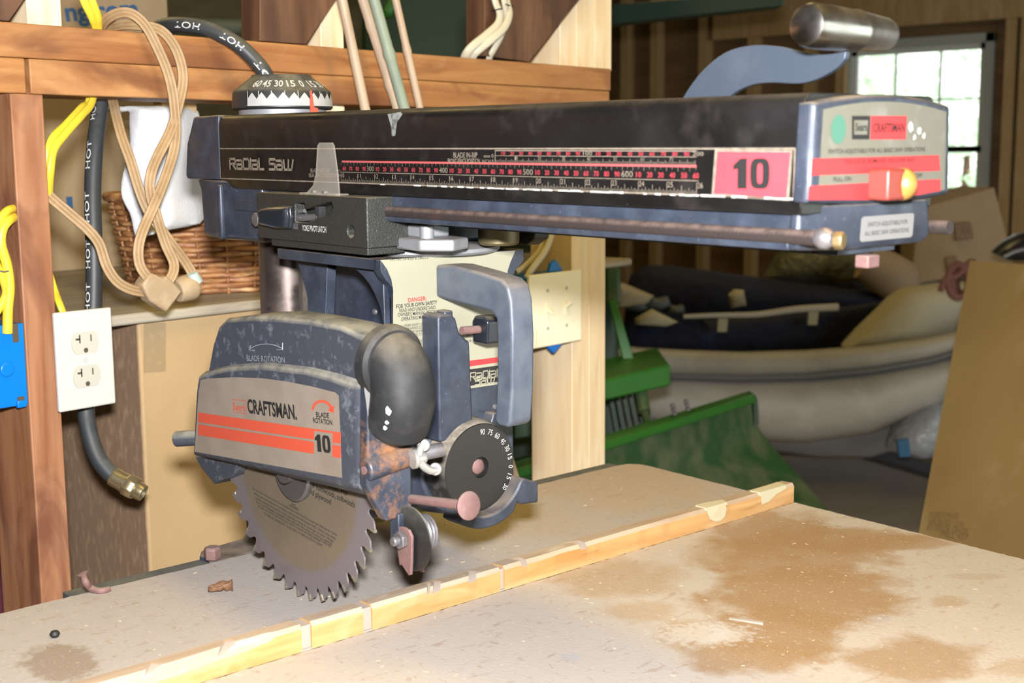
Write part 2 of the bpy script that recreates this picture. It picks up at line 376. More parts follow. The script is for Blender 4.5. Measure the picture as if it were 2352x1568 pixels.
# bracket that clamps the column
b = MB(M_GREY)
pl = [(-30, 42), (-11, 3), (22, -1), (48, -3), (64, 2), (112, 2), (116, 71), (112, 140), (64, 142), (-8, 130), (-30, 100)]
top = [(x-6 if x < 70 else x, y) for x, y in pl]
b.loft([[(x, y, 370) for x, y in top], [(x, y, 360) for x, y in pl], [(x+3, y, 316) for x, y in pl], [(41+(x-41)*.93, 71+(y-71)*.93, 311) for x, y in pl]])
b.box(40, 46, -6.5, 4, 312, 366)
part(b, 'column_bracket', bevel=.002, seg=2)
b = MB(M_BOLT); b.lathe([(7, 0), (7, 6)], (122, -6, 335), (0, -1, 0), 6); b.m(M_RUST); b.cyl((122, 6, 335), (122, -6, 335), 9, n=20); part(b, 'clamp_bolt', bevel=.001)

# scale label on the cover
b = MB(M_TXTG); YL = -.55; NL = (0, -1, 0)
def yl(x, z, d=0): return (x, YL-d, z)
def lrect(b, x0, x1, z0, z1, d=0.): b.poly([yl(x0, z0, d), yl(x1, z0, d), yl(x1, z1, d), yl(x0, z1, d)])
ZB, ZT = 373.2, 401.4
def frame(b, x0, x1, z0, z1, w):
    lrect(b, x0, x1, z0, z0+w); lrect(b, x0, x1, z1-w, z1); lrect(b, x0, x0+w, z0, z1); lrect(b, x1-w, x1, z0, z1)
frame(b, 37.9, 736.5, ZB-1.6, ZT+.6, 1.1)
b.strokes('RaDIaL SaW', S(529, 387, 'y', YL), S(674, 390, 'y', YL), NL, 9.4, 2.3)
def mmrow(b, s0, xs, n, z, first, zt0, zt1, up):
    for k in range(n+1):
        x = s0+k*5
        if k % 2 == 0 and k: continue
        b.m(M_TXTG); lrect(b, x-.2, x+.2, zt0, zt1)
    b.m(M_TXTG)
# lower rows: inches 10..26 at x = inch*25.4, millimetres 260..660
lrect(b, 252, 662, 381.0, 381.5)
for k in range(0, 16*16+1):
    x = 254+k*25.4/16; hh = 7.2 if k % 16 == 0 else (5 if k % 8 == 0 else (3.6 if k % 4 == 0 else (2.6 if k % 2 == 0 else 1.8)))
    lrect(b, x-.22, x+.22, ZB-.4, ZB-.4+hh)
for i in range(10, 27): b.text(str(i), yl(i*25.4+.8 if i > 10 else 255, ZB+3.4), yl(i*25.4+5.4, ZB+3.4), NL, 3.6, .0)
for mmv in range(260, 661, 10):
    if mmv % 100 == 0: b.m(M_TXTG); b.text(str(mmv), yl(mmv-6, 382.6), yl(mmv+4.6, 382.6), NL, 4.0)
    else: b.m(M_REDN); b.text(str(mmv % 100), yl(mmv-2.6, 382.8), yl(mmv+2.4, 382.8), NL, 3.4, .03)
b.m(M_TXTG)
for k in range(0, 82): lrect(b, 254.5+k*5-.15, 254.5+k*5+.15, 388 if k % 2 else 387, 389.4)
b.m(M_SALMON); lrect(b, 256, 660, 389.6, 391.2)
b.m(M_TXTG)
X0u = S(1138, 360, 'y', 0).x; 
lrect(b, X0u, 660, 399.6, 400.3) ; lrect(b, X0u, X0u+.6, 391.4, 400.6)
lrect(b, X0u, 660, 396.0, 396.4)
for k in range(0, 8*16-2):
    x = X0u+k*25.4/16; hh = 4.4 if k % 16 == 0 else (3.2 if k % 8 == 0 else (2.6 if k % 4 == 0 else 1.6))
    if x < 660: lrect(b, x-.2, x+.2, 391.4, 391.4+hh)
for i in range(1, 8): b.text(str(i), yl(X0u+i*25.4-2.6, 393.2), yl(X0u+i*25.4-.8, 393.2), NL, 2.6)
for mmv in range(10, 201, 10):
    x = X0u+mmv
    if mmv % 100 == 0: b.m(M_TXTG); b.text(str(mmv), yl(x-5, 396.9), yl(x+4, 396.9), NL, 2.5)
    else: b.m(M_REDN); b.text(str(mmv % 100), yl(x-2.4, 396.8), yl(x+2.2, 396.8), NL, 2.6, .03)
b.m(M_TXTG); b.text('BLADE IN-RIP', S(1042, 362, 'y', YL), S(1097, 362, 'y', YL), NL, 4.0, .01); b.text('mm 0', S(1112, 362, 'y', YL), S(1134, 362, 'y', YL), NL, 2.6)
b.text('FRONT FENCE POSITION', S(1029, 375, 'y', YL), S(1103, 375, 'y', YL), NL, 3.6, .01); b.text('INCH 0', S(1108, 375, 'y', YL), S(1134, 375, 'y', YL), NL, 2.8)
b.text('BLADE OUT-RIP', S(714, 396, 'y', YL), S(758, 396, 'y', YL), NL, 3.6); b.text('REAR FENCE POSITION', S(710, 407, 'y', YL), S(770, 407, 'y', YL), NL, 3.4)
b.text('mm', S(772, 393, 'y', YL), S(782, 393, 'y', YL), NL, 2.); b.text('INCH', S(771, 405, 'y', YL), S(783, 405, 'y', YL), NL, 2.2)
b.m(M_WHITE)
for _ in range(60):                                 # paint worn through along the lower border
    x = random.uniform(300, 735); x = 735-(735-x)*random.random()**.3; w = random.uniform(1, 6); lrect(b, x-w, min(x+w, 735.5), ZB-1.9, ZB-1.9+random.uniform(.7, 1.5), .12)
b.m(M_TXTG); b.poly([S(px, py, 'y', YL) for px, py in ((1634, 450), (1642, 343), (1821, 345), (1812, 461))])
b.m(M_PINK); b.poly([S(px, py, 'y', YL-.2) for px, py in ((1640, 444), (1648, 348), (1815, 350), (1806, 455))])
b.m(M_TXT); ten(b, S(1684, 433, 'y', YL-.3), S(1768, 434, 'y', YL-.3), NL, 18.5)
part(b, 'scale_label', recalc=False, label='black scale label with red numbers, a pink panel and the number 10')

# switch housing at the front end of the arm
def curved(y0, y1, z0, z1, bt, bb, n=10, sk=0):
    p = []
    for k in range(n+1): t = k/n; p.append((y0+(y1-y0)*t, z0-bb*4*t*(1-t)))
    for k in range(n+1): t = k/n; p.append((y1-sk-(y1-y0-2*sk)*t, z1+bt*4*t*(1-t)))
    return p
b = MB(M_GREY)
o1 = curved(-3.5, 150.5, 370, 428, 6, 3, sk=3); o2 = curved(-1, 148, 371.5, 427, 6, 3, sk=3)
b.loft([[(737, y, z) for y, z in o1], [(746, y, z) for y, z in o1], [(749.5, y, z) for y, z in o2]])
part(b, 'switch_housing', bevel=.0015)
XL = 749.7; NX = (1, 0, 0)
b = MB(M_CREAMD); b.poly([(XL, y, z) for y, z in curved(4.5, 143.5, 373.5, 424, 5.5, 2.5, sk=2.5)])
def sx(px, py, d=.15): return S(px, py, 'x', XL+d)
b.m(M_RED); b.poly([sx(*p) for p in ((1866, 364), (2157, 356), (2160, 392), (1862, 403))]); b.poly([sx(*p) for p in ((1858, 427), (2160, 411), (2161, 438), (2100, 450), (2000, 459), (1856, 459))])
b.m(M_TXT); b.poly([sx(*p) for p in ((1957, 320), (1957, 266), (1999, 266), (1997, 320))])
b.m(M_CREAMD); b.poly([sx(p[0], p[1], .3) for p in ((1962, 309), (1962, 276), (1994, 276), (1992, 309))])
b.m(M_TXT); b.text('Sears', sx(1964, 300, .35), sx(1991, 300, .35), NX, 4.5, .02)
b.m(M_RED); b.poly([sx(*p) for p in ((1999, 320), (2000, 266), (2083, 266), (2081, 320))])
b.m(M_TXT); b.text('CRAFTSMAN', sx(2005, 303, .2), sx(2077, 302, .2), NX, 5.2, .02)
b.text('SWITCH ADJUSTABLE FOR ALL BASIC SAW OPERATIONS', sx(1902, 353), sx(2124, 347), NX, 2.6, .01)
b.text('TO LOCK REMOVE YELLOW KEY', sx(1938, 376, .2), sx(2102, 371, .2), NX, 2.4, .01)
b.text('PULL ON', sx(1914, 417), sx(1954, 415), NX, 2.6, .01); b.text('PUSH OFF', sx(2074, 409), sx(2118, 407), NX, 2.6, .01)
b.m(M_GREEN); cg = sx(1926, 297, .3)
b.poly([cg+V((0, 7.6*math.cos(a), 8.6*math.sin(a))) for a in [2*PI*k/28 for k in range(28)]])
b.m(M_WHITE)
for px, py, r in ((2092, 292, 9), (2112, 300, 7), (2100, 315, 5), (2122, 312, 6)):
    cc = sx(px, py, .3); b.poly([cc+V((0, r*.36*random.uniform(.6, 1.2)*math.cos(a), r*.36*random.uniform(.6, 1.2)*math.sin(a))) for a in [2*PI*k/11 for k in range(11)]])
part(b, 'switch_label', recalc=False, label='cream and red label with a green round sticker')
b = MB(M_REDSW); c0 = S(2030, 423, 'x', 752); b.box(748, 764, c0.y-13, c0.y+15, c0.z-9.5, c0.z+9.5)
sw = part(b, 'switch', bevel=.002, seg=3, label='red switch block with a yellow key')
b = MB(M_YELLOW); b.lathe([(2, -3), (8, 0), (10, 3), (10, 7), (8.5, 9), (2, 10)], (759, c0.y+3, c0.z), (.2, 1, 0), 24); kk = b.build('switch_key'); kk.parent = sw; kk['label'] = 'yellow key'
# end casting below the housing
b = MB(M_GREY); b.loft([[(730, 5, 368), (736, 5, 368), (747, 40, 368), (747, 128, 368), (736, 140, 368), (730, 140, 368)], [(730, 2, 345), (738, 2, 345), (747, 40, 345), (747, 132, 345), (738, 142, 345), (730, 142, 345)], [(730, 2, 341), (738, 4, 341), (744, 42, 339), (744, 126, 339), (736, 140, 341), (730, 140, 341)]])
b.cyl((735, 14, 346.6), (762, 14, 346.6), 5.5) if False else None
part(b, 'arm_end_casting', bevel=.002, seg=2)
XE = 747.3
b = MB(M_LABELW); b.poly([(XE, y, z) for y, z in ((52, 345.5), (54, 344), (109, 344), (111, 345.5), (112, 358), (110, 359.5), (55, 359.5), (53, 358))])
b.m(M_TXT); b.text('SWITCH ADJUSTABLE FOR', (XE, 60, 353), (XE, 104, 353), NX, 2.7); b.text('ALL BASIC SAW OPERATIONS', (XE, 57, 347.6), (XE, 106, 347.6), NX, 2.7)
part(b, 'end_label', recalc=False, label='small white printed label')
b = MB(M_BOLT); c1 = S(1884, 550, 'y', 2); b.lathe([(0, -7), (4, -6), (6.5, -2), (6.5, 2), (4, 6), (0, 7)], (757, 2, 349.5), (1, 0, 0), 20); part(b, 'rod_stop_screw', label='bright round screw head')
b = MB(Mt('brass_nut', (.45, .33, .16), .4, .7).m); b.lathe([(5.5, 0), (5.5, 6)], (763, 3, 348.6), (1, .25, 0), 6); part(b, 'rod_end_nut', bevel=.0008, label='brass-coloured nut')
b = MB(M_RUST); b.box(738, 748, 61, 74, 327, 335); part(b, 'stop_nut', bevel=.001, label='pinkish rusty square nut')
b = MB(M_RUST); b.lathe([(5, 0), (6, 2), (5, 8), (1, 10)], (735, 134, 346), (0, 1, 0), 20); part(b, 'side_screw')

# arm lock lever with chromed grip
b = MB(M_LEVER)
lo = crv([S(px, py, 'y', 69) for px, py in ((1563, 232), (1590, 190), (1625, 150), (1670, 118), (1725, 104), (1785, 106), (1840, 118), (1890, 125), (1943, 118))], 5)
hi = crv([S(px, py, 'y', 69) for px, py in ((1940, 135), (1915, 160), (1870, 184), (1830, 192), (1775, 190), (1730, 194), (1690, 210), (1662, 232))], 5)
b.sweep(lo+hi, (0, 5, 0)); part(b, 'lock_lever', bevel=.0006, label='curved flat grey lever')
b = MB(M_CHROME); b.lathe([(0, 0), (9, 0), (12.4, 1.5), (13.6, 6), (13.8, 20), (13.2, 48), (13.4, 49), (13.4, 52), (12.9, 54), (10.8, 84), (9.6, 88), (0, 89)], (718, 30, 475.5), (0, 1, -.02), 40)
part(b, 'lever_grip', label='worn chromed grip')

# mitre dial on top of the column
DC = V((42, 71, 0))
b = MB(Mt('dusty_dial_black', (.03, .03, .03), .5).dust((.34, .32, .26), .6, .3, .9, 90).m); b.lathe([(49, 440), (51, 441.5), (49.8, 457), (48, 459.5), (31, 472.5), (30, 474.5), (0, 474.5)], DC, (0, 0, 1), 72)
b.m(M_SILVER); b.lathe([(44, 434), (44, 440)], DC, (0, 0, 1), 40)
dial = part(b, 'miter_dial')
M_WHITE2 = M_WHITE
M_BAND = Mt('dusty_white_scale', (.70, .71, .71), .6).noise((.4, .4, .38), 120, .55, .75, .5).m
def dpt(a, z):                                     # point on the dial's band; a = degrees clockwise seen from above, 0 towards the camera
    h0 = math.atan2(CS.y-71, CS.x-42); r = 51.3-(z-441.5)*1.5/19.5; t = h0+rad(a)
    return V((42+r*math.cos(t), 71+r*math.sin(t), z))
b = MB(M_BAND)
a0, a1 = -42, 86; N = 384
for k in range(N):
    a = a0+(a1-a0)*k/N; aa = a0+(a1-a0)*(k+1)/N; ph = ((a-a0) % 12.3)/12.3; tr = abs(ph-.5)*2; zt = 449.5+6.5*(1-tr)**.9
    if k % 3 == 2: b.m(M_TXTG)
    else: b.m(M_BAND)
    b.poly([dpt(a, 443), dpt(aa, 443), dpt(aa, zt), dpt(a, zt)])
b.m(M_WHITE)
for k in range(9):
    a = a0+15*k; b.poly([dpt(a-.35, 449), dpt(a+.35, 449), dpt(a+.35, 457.5), dpt(a-.35, 457.5)])
def dcone(a, z):
    h0 = math.atan2(CS.y-71, CS.x-42); r = 48-(z-459.5)*17/13; t = h0+rad(a); return V((42+r*math.cos(t), 71+r*math.sin(t), z))
for tx, a in (('60', -34), ('45', -20), ('30', -4), ('15', 12), ('0', 27), ('15', 44), ('30', 60), ('45', 76)):
    w = 3.8 if len(tx) == 1 else 7.6; A = dcone(a, 461.2); t = (dcone(a+1, 461)-dcone(a-1, 461)).normalized(); up = (dcone(a, 469)-A).normalized(); n = t.cross(up)
    b.text(tx, A-t*w*.56, A+t*w*.56, n, 10.5, .02, .6)
o = b.build('dial_scale', recalc=False); o.parent = dial; o['label'] = 'white degree scale with raised numbers'
def dpo(a, z, e): p = dpt(a, z); r_ = (V((p.x, p.y, 0))-V((42, 71, 0))).normalized(); return p+r_*e
PQ = [(30.5, 436), (41, 436), (41, 440.5), (36, 441.5), (34.3, 458), (32.8, 458)]
b = MB(M_ORANGE); b.loft([[dpo(a, z, .6) for a, z in PQ], [dpo(a, z, 1.8) for a, z in PQ]])
o = b.build('dial_pointer'); o.parent = dial; o['label'] = 'orange-red pointer'

# ---- carriage under the arm
YF = -20.
b = MB(M_BLACKP)
b.loft([[(x, y, z) for x, y in ((142, YF), (320.5, YF), (320.5, 26), (142, 26))] for z in (319.5, 361.5)])
b.loft([[(x, y, z) for x, y in ((160, YF+3), (316, YF+3), (316, 22), (160, 22))] for z in (313, 320)])
ly = 26.; 
box_o = part(b, 'carriage_cover', bevel=.0015, seg=3, label='black grained cover printed YOKE PIVOT LATCH')
b = MB(M_BLACKS); b.sweep([S(px, py, 'y', YF-6) for px, py in ((664, 483), (664, 467), (685, 467), (688, 482), (746, 463), (751, 478), (745, 492), (690, 512), (664, 512))], (0, 18, 0))
c1_ = b.build('cut')
b = MB(M_BLACKS); b.cyl(S(794, 532, 'y', YF-5), S(794, 532, 'y', YF-5)+V((0, 16, 0)), 5.2, n=24); c2_ = b.build('cut')
for c_ in (c1_, c2_): c_.parent = saw; c_.matrix_local = OFF
box_o.modifiers.clear(); boolean_cut(box_o, [c1_, c2_])
bv = box_o.modifiers.new('b', 'BEVEL'); bv.width = .001; bv.segments = 2; bv.limit_method = 'ANGLE'; bv.angle_limit = rad(50)
b = MB(M_BOLT); p0 = S(664, 503, 'y', YF+4); p1 = S(735, 498, 'y', YF+4); b.cyl(p0, p1, 3.2, n=16); p0 = S(668, 487, 'y', YF+5); p1 = S(700, 484, 'y', YF+5); b.cyl(p0, p1, 1.8, n=12); b.m(M_BLACKS)
q = S(735, 490, 'y', YF+4); b.box(q.x-3, q.x+3, YF+1, YF+8, q.z-6, q.z+6); part(b, 'latch_shaft', parent=saw)
b = MB(M_KNOB); ks = [S(px, py, 'y', YF-6) for px, py in ((594, 481), (612, 476), (664, 474), (666, 500), (664, 526), (640, 526), (598, 516))]
b.loft([[p+V((0, 5, 0)) for p in ks], ks]); c = sum(ks, V())/len(ks)
b.loft([ks, [c+(p-c)*.84+V((0, -4.5, 0)) for p in ks]]); 
part(b, 'latch_knob', bevel=.0018, seg=3, label='glossy black latch knob')
b = MB(M_WHITE); b.text('YOKE PIVOT LATCH', S(695, 529, 'y', YF), S(750, 534, 'y', YF), NL, 5.0, .01, .35)
b.m(M_BOLT); b.poly([S(px, py, 'y', YF-.4) for px, py in ((671, 525), (671, 512), (685, 513), (685, 527))]); part(b, 'latch_lettering', recalc=False, label='white lettering')
b = MB(M_BOLT); c = S(794, 532, 'y', YF+7); b.lathe([(0, 0), (4.2, 0), (4.6, 3)], c, (0, 1, 0), 20); part(b, 'recessed_screw')
# clear pointer
b = MB(M_CLEAR)
def py_(px, py, y): return S(px, py, 'y', y)
fr = [py_(px, q, YF+6) for px, q in ((694, 452), (718, 425), (724, 400), (728, 334), (732, 327), (762, 327), (766, 334), (775, 400), (779, 452))]
b.sweep(fr, (0, 1.6, 0)); b.m(M_CLEAR)
q0, q1 = py_(694, 449, YF+6), py_(779, 451, YF+6)
b.box(q0.x, q1.x, YF+3, YF+16, 361.5, 363.2)
pt = part(b, 'clear_pointer', bevel=.0005, label='clear plastic pointer')
b = MB(M_BOLT)
for px in (722, 747): c = py_(px, 445, YF+8); b.lathe([(3.2, 0), (2.6, 1.6), (.5, 2.4)], (c.x, YF+8, 363.2), (0, 0, 1), 16)
part(b, 'pointer_rivets')
# carriage body, aluminium indexing disc and blocks
b = MB(M_GREYD); b.box(150, 315, 26, 120, 320, 339); b.box(165, 310, 118, 160, 316, 350); part(b, 'carriage_body', bevel=.002)
b = MB(M_SILVER); b.lathe([(64, 309), (66, 311), (66, 314), (60, 317), (40, 318)], (272, 79, 0), (0, 0, 1), 64); part(b, 'indexing_disc', label='aluminium disc')
b = MB(M_SILVER)
b.ex([(316, 12), (352, 10), (372, 30), (360, 56), (316, 60)], 'z', 317, 327)
b.ex([(316, 22), (342, 22), (342, 50), (316, 50)], 'z', 327, 339); b.cyl((344, 24, 322), (344, 24, 339), 6)
part(b, 'index_block', bevel=.002, seg=3, label='cast aluminium block')
b = MB(Mt('dull_brass', (.33, .27, .14), .5, .6).dust(DUST, .6).m); b.lathe([(16, 0), (18, 2), (18, 14), (12, 18)], (352, 96, 318), (0, 0, 1), 24); part(b, 'roller_bearing')
b = MB(M_BLACKP); b.ex([(170, 312), (318, 312), (330, 318), (330, 340), (170, 340)], 'y', 158, 176); part(b, 'far_carriage_cover', bevel=.0015)

# ---- yoke
b = MB(M_GREY)
b.ex(arc(158, 2, 10, 180, 270, 4)+[(315, -8), (321.2, -2), (321.2, 146), (315, 152)]+arc(158, 142, 10, 90, 180, 4), 'z', 300, 309)
pp = [(-8, 309), (-8, 300), (-3, 292), (6, 283), (9, 272), (9, 236), (6, 150), (10, 130), (132, 130), (136, 150), (135, 280), (142, 290), (152, 298), (152, 309)]
b.ex(pp, 'x', 311, 321.6)
# gusset, rear leg and web
gp = [(311, 300), (250, 300)]+[(250+61*math.sin(rad(a)), 300-60*(1-math.cos(rad(a)))) for a in range(10, 91, 10)]+[(311, 222), (311, 300)]
b.ex(gp[:-1], 'y', 2, 8); b.ex(gp[:-1], 'y', 132, 138)
b.ex([(152, 300), (206, 300), (200, 250), (196, 160), (170, 160), (170, 262), (160, 285)], 'y', 14, 24); b.ex([(152, 300), (206, 300), (200, 250), (196, 160), (170, 160), (170, 262), (160, 285)], 'y', 118, 128)
yoke = part(b, 'yoke', bevel=.0022, seg=3)
b = MB(M_GREYD); b.box(S(752, 650, 'y', 58).x, 311, 58, 66, 165, 300); b.box(165, 300, 20, 122, 170, 205); part(b, 'motor_housing_panel', bevel=.001)
b = MB(M_TXT)
pts = [S(px, py, 'y', 59.7) for px, py in ((790, 692), (800, 684), (818, 686), (820, 700), (812, 706), (796, 702))]
for p, q in zip(pts, pts[1:]+pts[:1]): b.tube([p, q], .5, 5)
part(b, 'panel_emblem')
# cream label on the yoke's front
XY = 321.8; 
def sy(px, py, d=.15): return S(px, py, 'x', XY+d)
b = MB(M_CREAM); lab = [sy(*p, 0) for p in ((874, 597), (889, 618), (899, 642), (903, 665), (903, 800), (905, 917), (1160, 880), (1166, 840), (1166, 622), (1172, 603), (1184, 575))]
b.poly(lab)
b.m(M_RED); b.poly([sy(*p) for p in ((905, 853), (905, 841), (1166, 812), (1166, 825))][::1]) if False else None
b.poly([sy(*p) for p in ((905, 866), (905, 850), (1166, 817), (1166, 829))])
b.m(M_TXT); b.poly([sy(*p) for p in ((905, 912), (905, 872), (1166, 836), (1166, 873))])
b.m(M_CREAM); b.strokes('RaDIaL', sy(1080, 874, .3), sy(1150, 864, .3), NX, 7.0, 1.1); b.strokes('SaW', sy(1091, 884, .3), sy(1136, 878, .3), NX, 6.4, 1.1)
b.m(M_TXT); b.text('PAT. NO. 3,818,409 & 3,866,510', sy(896, 599), sy(984, 594), NX, 2.6)
b.m(M_RED); b.text('DANGER:', sy(937, 694), sy(979, 689), NX, 3.6, .02)
b.m(M_TXT); b.text('FOR YOUR OWN SAFETY', sy(910, 708), sy(1004, 698), NX, 3.3, .02)
for s_, x0, x1, y_ in (('READ AND UNDERSTAND', 917, 1000, 717), ("OWNER'S MANUAL BEFORE", 913, 1004, 727), ('OPERATING MACHINE:', 921, 993, 737)): b.text(s_, sy(x0, y_), sy(x1, y_-8), NX, 3.0, .01)
yy_ = 751
for s_, x0, x1 in (('1. WEAR SAFETY GOGGLES.', 922, 993), ('2. KEEP HANDS OUT OF', 922, 983), ('PATH OF SAWBLADE.', 930, 983), ('3. KNOW HOW TO AVOID', 922, 986), ('"KICKBACKS."', 930, 962), ('4. USE "PUSH STICK" FOR', 922, 990), ('NARROW WORK.', 930, 970), ('5. NEVER REACH AROUND', 922, 991), ('BLADE.', 930, 952), ('6. MOVE WHEN BLADE STOP', 922, 988), ('COMPLETELY BEFORE CLEARING.', 930, 984), ('7. STOP BEFORE ANY', 922, 986), ('CHANGE BY HAND.', 930, 993)):
    b.text(s_, sy(x0, yy_), sy(x1, yy_-6), NX, 2.2, .0); yy_ += 7.6
b.text('CAUTION: CUT', sy(1070, 772), sy(1110, 768), NX, 2.2); b.text('FOR USE ONLY', sy(1072, 786), sy(1112, 782), NX, 2.2)
part(b, 'yoke_label', recalc=False, label='cream safety label with RADIAL SAW on a black strip')
b = MB(M_BOLT); b.lathe([(3.4, 0), (2.6, 1.6), (.3, 2.2)], S(1138, 934, 'x', 321.6), (1, 0, 0), 16); part(b, 'panel_screw')
b = MB(M_BOLT); b.lathe([(3.2, 0), (2.6, 1.6), (.3, 2.2)], S(862, 716, 'y', 58), (0, -1, 0), 16); part(b, 'panel_screw')

# motor
b = MB(M_GREYD); b.cyl((244, -4, 120), (244, 150, 120), 56, n=48); b.box(205, 311, 12, 128, 118, 172); b.box(300, 325, 6, 40, 92, 138)
part(b, 'motor', bevel=.003, seg=2)
# bevel housing, lever column
b = MB(M_GREY); b.lathe([(50, 296), (47, 318), (44, 327)], (0, 71, 121), (1, 0, 0), 56)
b.ex([(34, 150), (34, 258), (37, 261), (50, 260), (54, 256), (58, 243), (69, 234), (72, 150)], 'x', 320, 344)
b.ex([(50, 150), (50, 262), (60, 262), (60, 240), (66, 238), (66, 150)], 'x', 320, 333)
b.ex([(98, 150), (104, 164), (112, 164), (118, 152), (128, 150), (128, 92), (112, 92)], 'x', 312, 334)
part(b, 'bevel_housing', bevel=.0022, seg=3)
b = MB(M_ORANGE); b.box(333, 338, 108.5, 114, 118, 124); b.box(333, 336, 107.5, 112, 133, 136); part(b, 'bevel_pointer', bevel=.0008, label='red bevel pointer')
b = MB(M_RING); b.lathe([(41, 325), (42, 328), (42, 343), (39.2, 352)], (0, 72, 123), (1, 0, 0), 72, caps=False)
bd = part(b, 'bevel_dial')
b = MB(M_DIAL); b.lathe([(39.2, 352), (38.6, 353), (9.5, 353), (9.0, 348), (0, 348)], (0, 72, 123), (1, 0, 0), 72, caps=False); 
ang = [('90', 92, 979), ]
for t_, px, py, rt in (('90', 1108, 991, -5), ('75', 1126, 992, -22), ('60', 1142, 1000, -38), ('45', 1155, 1013, -52), ('30', 1165, 1029, -67), ('15', 1171, 1048, -80), ('0', 1173, 1071, -96), ('15', 1169, 1094, -108), ('30', 1160, 1118, -125)):
    c = S(px, py, 'x', 353.1); b.m(M_WHITE); w = 5.2 if len(t_) > 1 else 2.6
    rd = V((0, c.y-72, c.z-123)).normalized(); tn = V((0, rd.z, -rd.y))
    b.text(t_, c-tn*w/2-rd*2.6, c+tn*w/2-rd*2.6, (1, 0, 0), 5.0, .0, .2)
o = b.build('dial_face', recalc=False); o.parent = bd; o['label'] = 'black dial face with white degree numbers'
b = MB(M_RUST); b.lathe([(6.6, 0), (6.6, 4), (4.5, 5.5), (0, 6)], (346, 72, 123), (1, 0, 0), 24); o = b.build('dial_screw'); o.parent = bd; o['label'] = 'rusty centre screw'
# cradle
b = MB(M_GREY)
cr = [(72+41.5*math.cos(rad(a)), 123+41.5*math.sin(rad(a))) for a in range(-130, -24, 8)]
ou = [(131, 101), (131, 82), (110, 84), (106, 88)]+[(72+53*math.cos(rad(a)), 123+53*math.sin(rad(a))) for a in range(-56, -131, -8)]
b.ex(cr+[(113, 108)]+ou, 'x', 338, 364); part(b, 'cradle', bevel=.002, seg=2)
# yoke handle
b = MB(M_HANDLE)
H_ = [(320, 301), (330, 302), (345, 302.5), (380, 299), (408, 295), (416, 290), (420, 278), (422, 250), (421, 205), (418, 176), (414, 172), (402, 172), (398, 176), (401, 205), (402, 250), (401, 262), (395, 267), (375, 269), (345, 271), (320, 273)]
cx_, cz_ = 380, 250
b.loft([[(x, 50.5, z) for x, z in H_], [(x, 75, z) for x, z in H_]])
part(b, 'yoke_handle', bevel=.0062, seg=4, ang=30)
b = MB(M_RUST); b.cyl((349, 56, 246), (349, 78, 245), 3.6, n=16); part(b, 'lever_rod', label='rusty lever rod')
b = MB(M_KNOB); kk = [(340, 233), (360, 233), (361, 253), (357, 257), (343, 257), (339, 252)]
b.loft([[(x, 75, z) for x, z in kk], [(x, 78, z+0) for x, z in kk], [(x, 104, z-1) for x, z in kk]]); part(b, 'lever_knob', bevel=.0022, seg=3, label='black lever knob')

# ---- blade guard
b = MB(M_GUARD)
F0 = [(93.7, 110.9), (105.8, 174), (111.5, 189.8), (140, 198), (170, 205), (229.5, 214.5), (300, 219.5), (340, 219), (373.6, 216.3), (374.3, 136)]
F1 = [(92, 109), (104, 175), (109, 193), (139, 202), (170, 209.5), (229.5, 219), (300, 224), (345, 224), (388, 222), (388, 128)]
b.loft([[(x, -72, z) for x, z in F0], [(x, -64, z) for x, z in F1], [(x, -30, z) for x, z in F1]])
U0 = [(113, 186), (128, 221), (141, 240), (156, 249), (200, 256), (249, 261), (300, 262.5), (349, 262), (384, 256), (386, 200)]
def off_(P, d, dz=0): c = V((250, 215)); return [tuple(V(p)+(V(p)-c).normalized()*d+V((0, dz))) for p in P]
b.loft([[(x, -66, z) for x, z in off_(U0, -3)], [(x, -61, z) for x, z in U0], [(x, -36, z) for x, z in off_(U0, 1.)], [(x, -20, z) for x, z in off_(U0, -3, -3)], [(x, -14, z) for x, z in off_(U0, -10, -4)]])
guard = part(b, 'blade_guard', bevel=.003, seg=3, ang=28)
b = MB(M_GUARD); q = [S(px, py, 'y', -62) for px, py in ((447, 1048), (462, 1075), (492, 1112), (504, 1104), (535, 1093), (545, 1066), (500, 1052))]
b.sweep(q, (0, 26, 0)); o = part(b, 'guard_lip', bevel=.001)
b = MB(M_RUSTY); rp = [(-70, 220), (-60, 214), (-46, 178), (-38, 172), (-29, 160), (-29, 113), (-34, 108), (-55, 107), (-66, 126), (-73, 140)]
b.ex([(y, z) for y, z in rp], 'x', 377, 388.6)
b.cyl((386, -73, 152), (388, -28, 158), 9.5, 9, n=28)
part(b, 'guard_bracket', bevel=.0022, seg=3, label='rust-stained bracket with a round boss')
b = MB(M_RUST); b.lathe([(3.4, 0), (3.4, 1)], (386, -73.2, 152), (0, -1, 0), 16); part(b, 'boss_pin')
b = MB(M_GUARD); b.cyl((72, -78, 124), (100, -60, 128), 7.6, n=28); part(b, 'guard_pivot_stub', bevel=.001)
YG = -72.3
def sg(px, py, d=0): return S(px, py, 'y', YG-d)
b = MB(M_TAN); b.poly([sg(*p) for p in ((447, 1037), (456, 900), (461, 872), (475, 869), (540, 866), (600, 868), (660, 876), (720, 888), (770, 901), (778, 908), (786, 1097))][::-1])
b.m(M_ORANGE)
def st(b, yl0, yr0, yl1, yr1, xl=455, xr=783): b.poly([sg(xl, yl1, .15), sg(xr, yr1, .15), sg(xr, yr0, .15), sg(xl, yl0, .15)])
st(b, 947, 993, 969, 1019); st(b, 974, 1024, 999, 1052)
b.poly([sg(*p, .15) for p in ((722, 1042), (722, 988), (766, 994), (766, 1048))]) if False else None
b.m(M_TAN); b.poly([sg(*p, .3) for p in ((721, 1042), (722, 989), (764, 995), (763, 1049))])
b.m(M_TXT); ten(b, sg(726, 1036, .35), sg(761, 1041, .35), NL, 14.5)
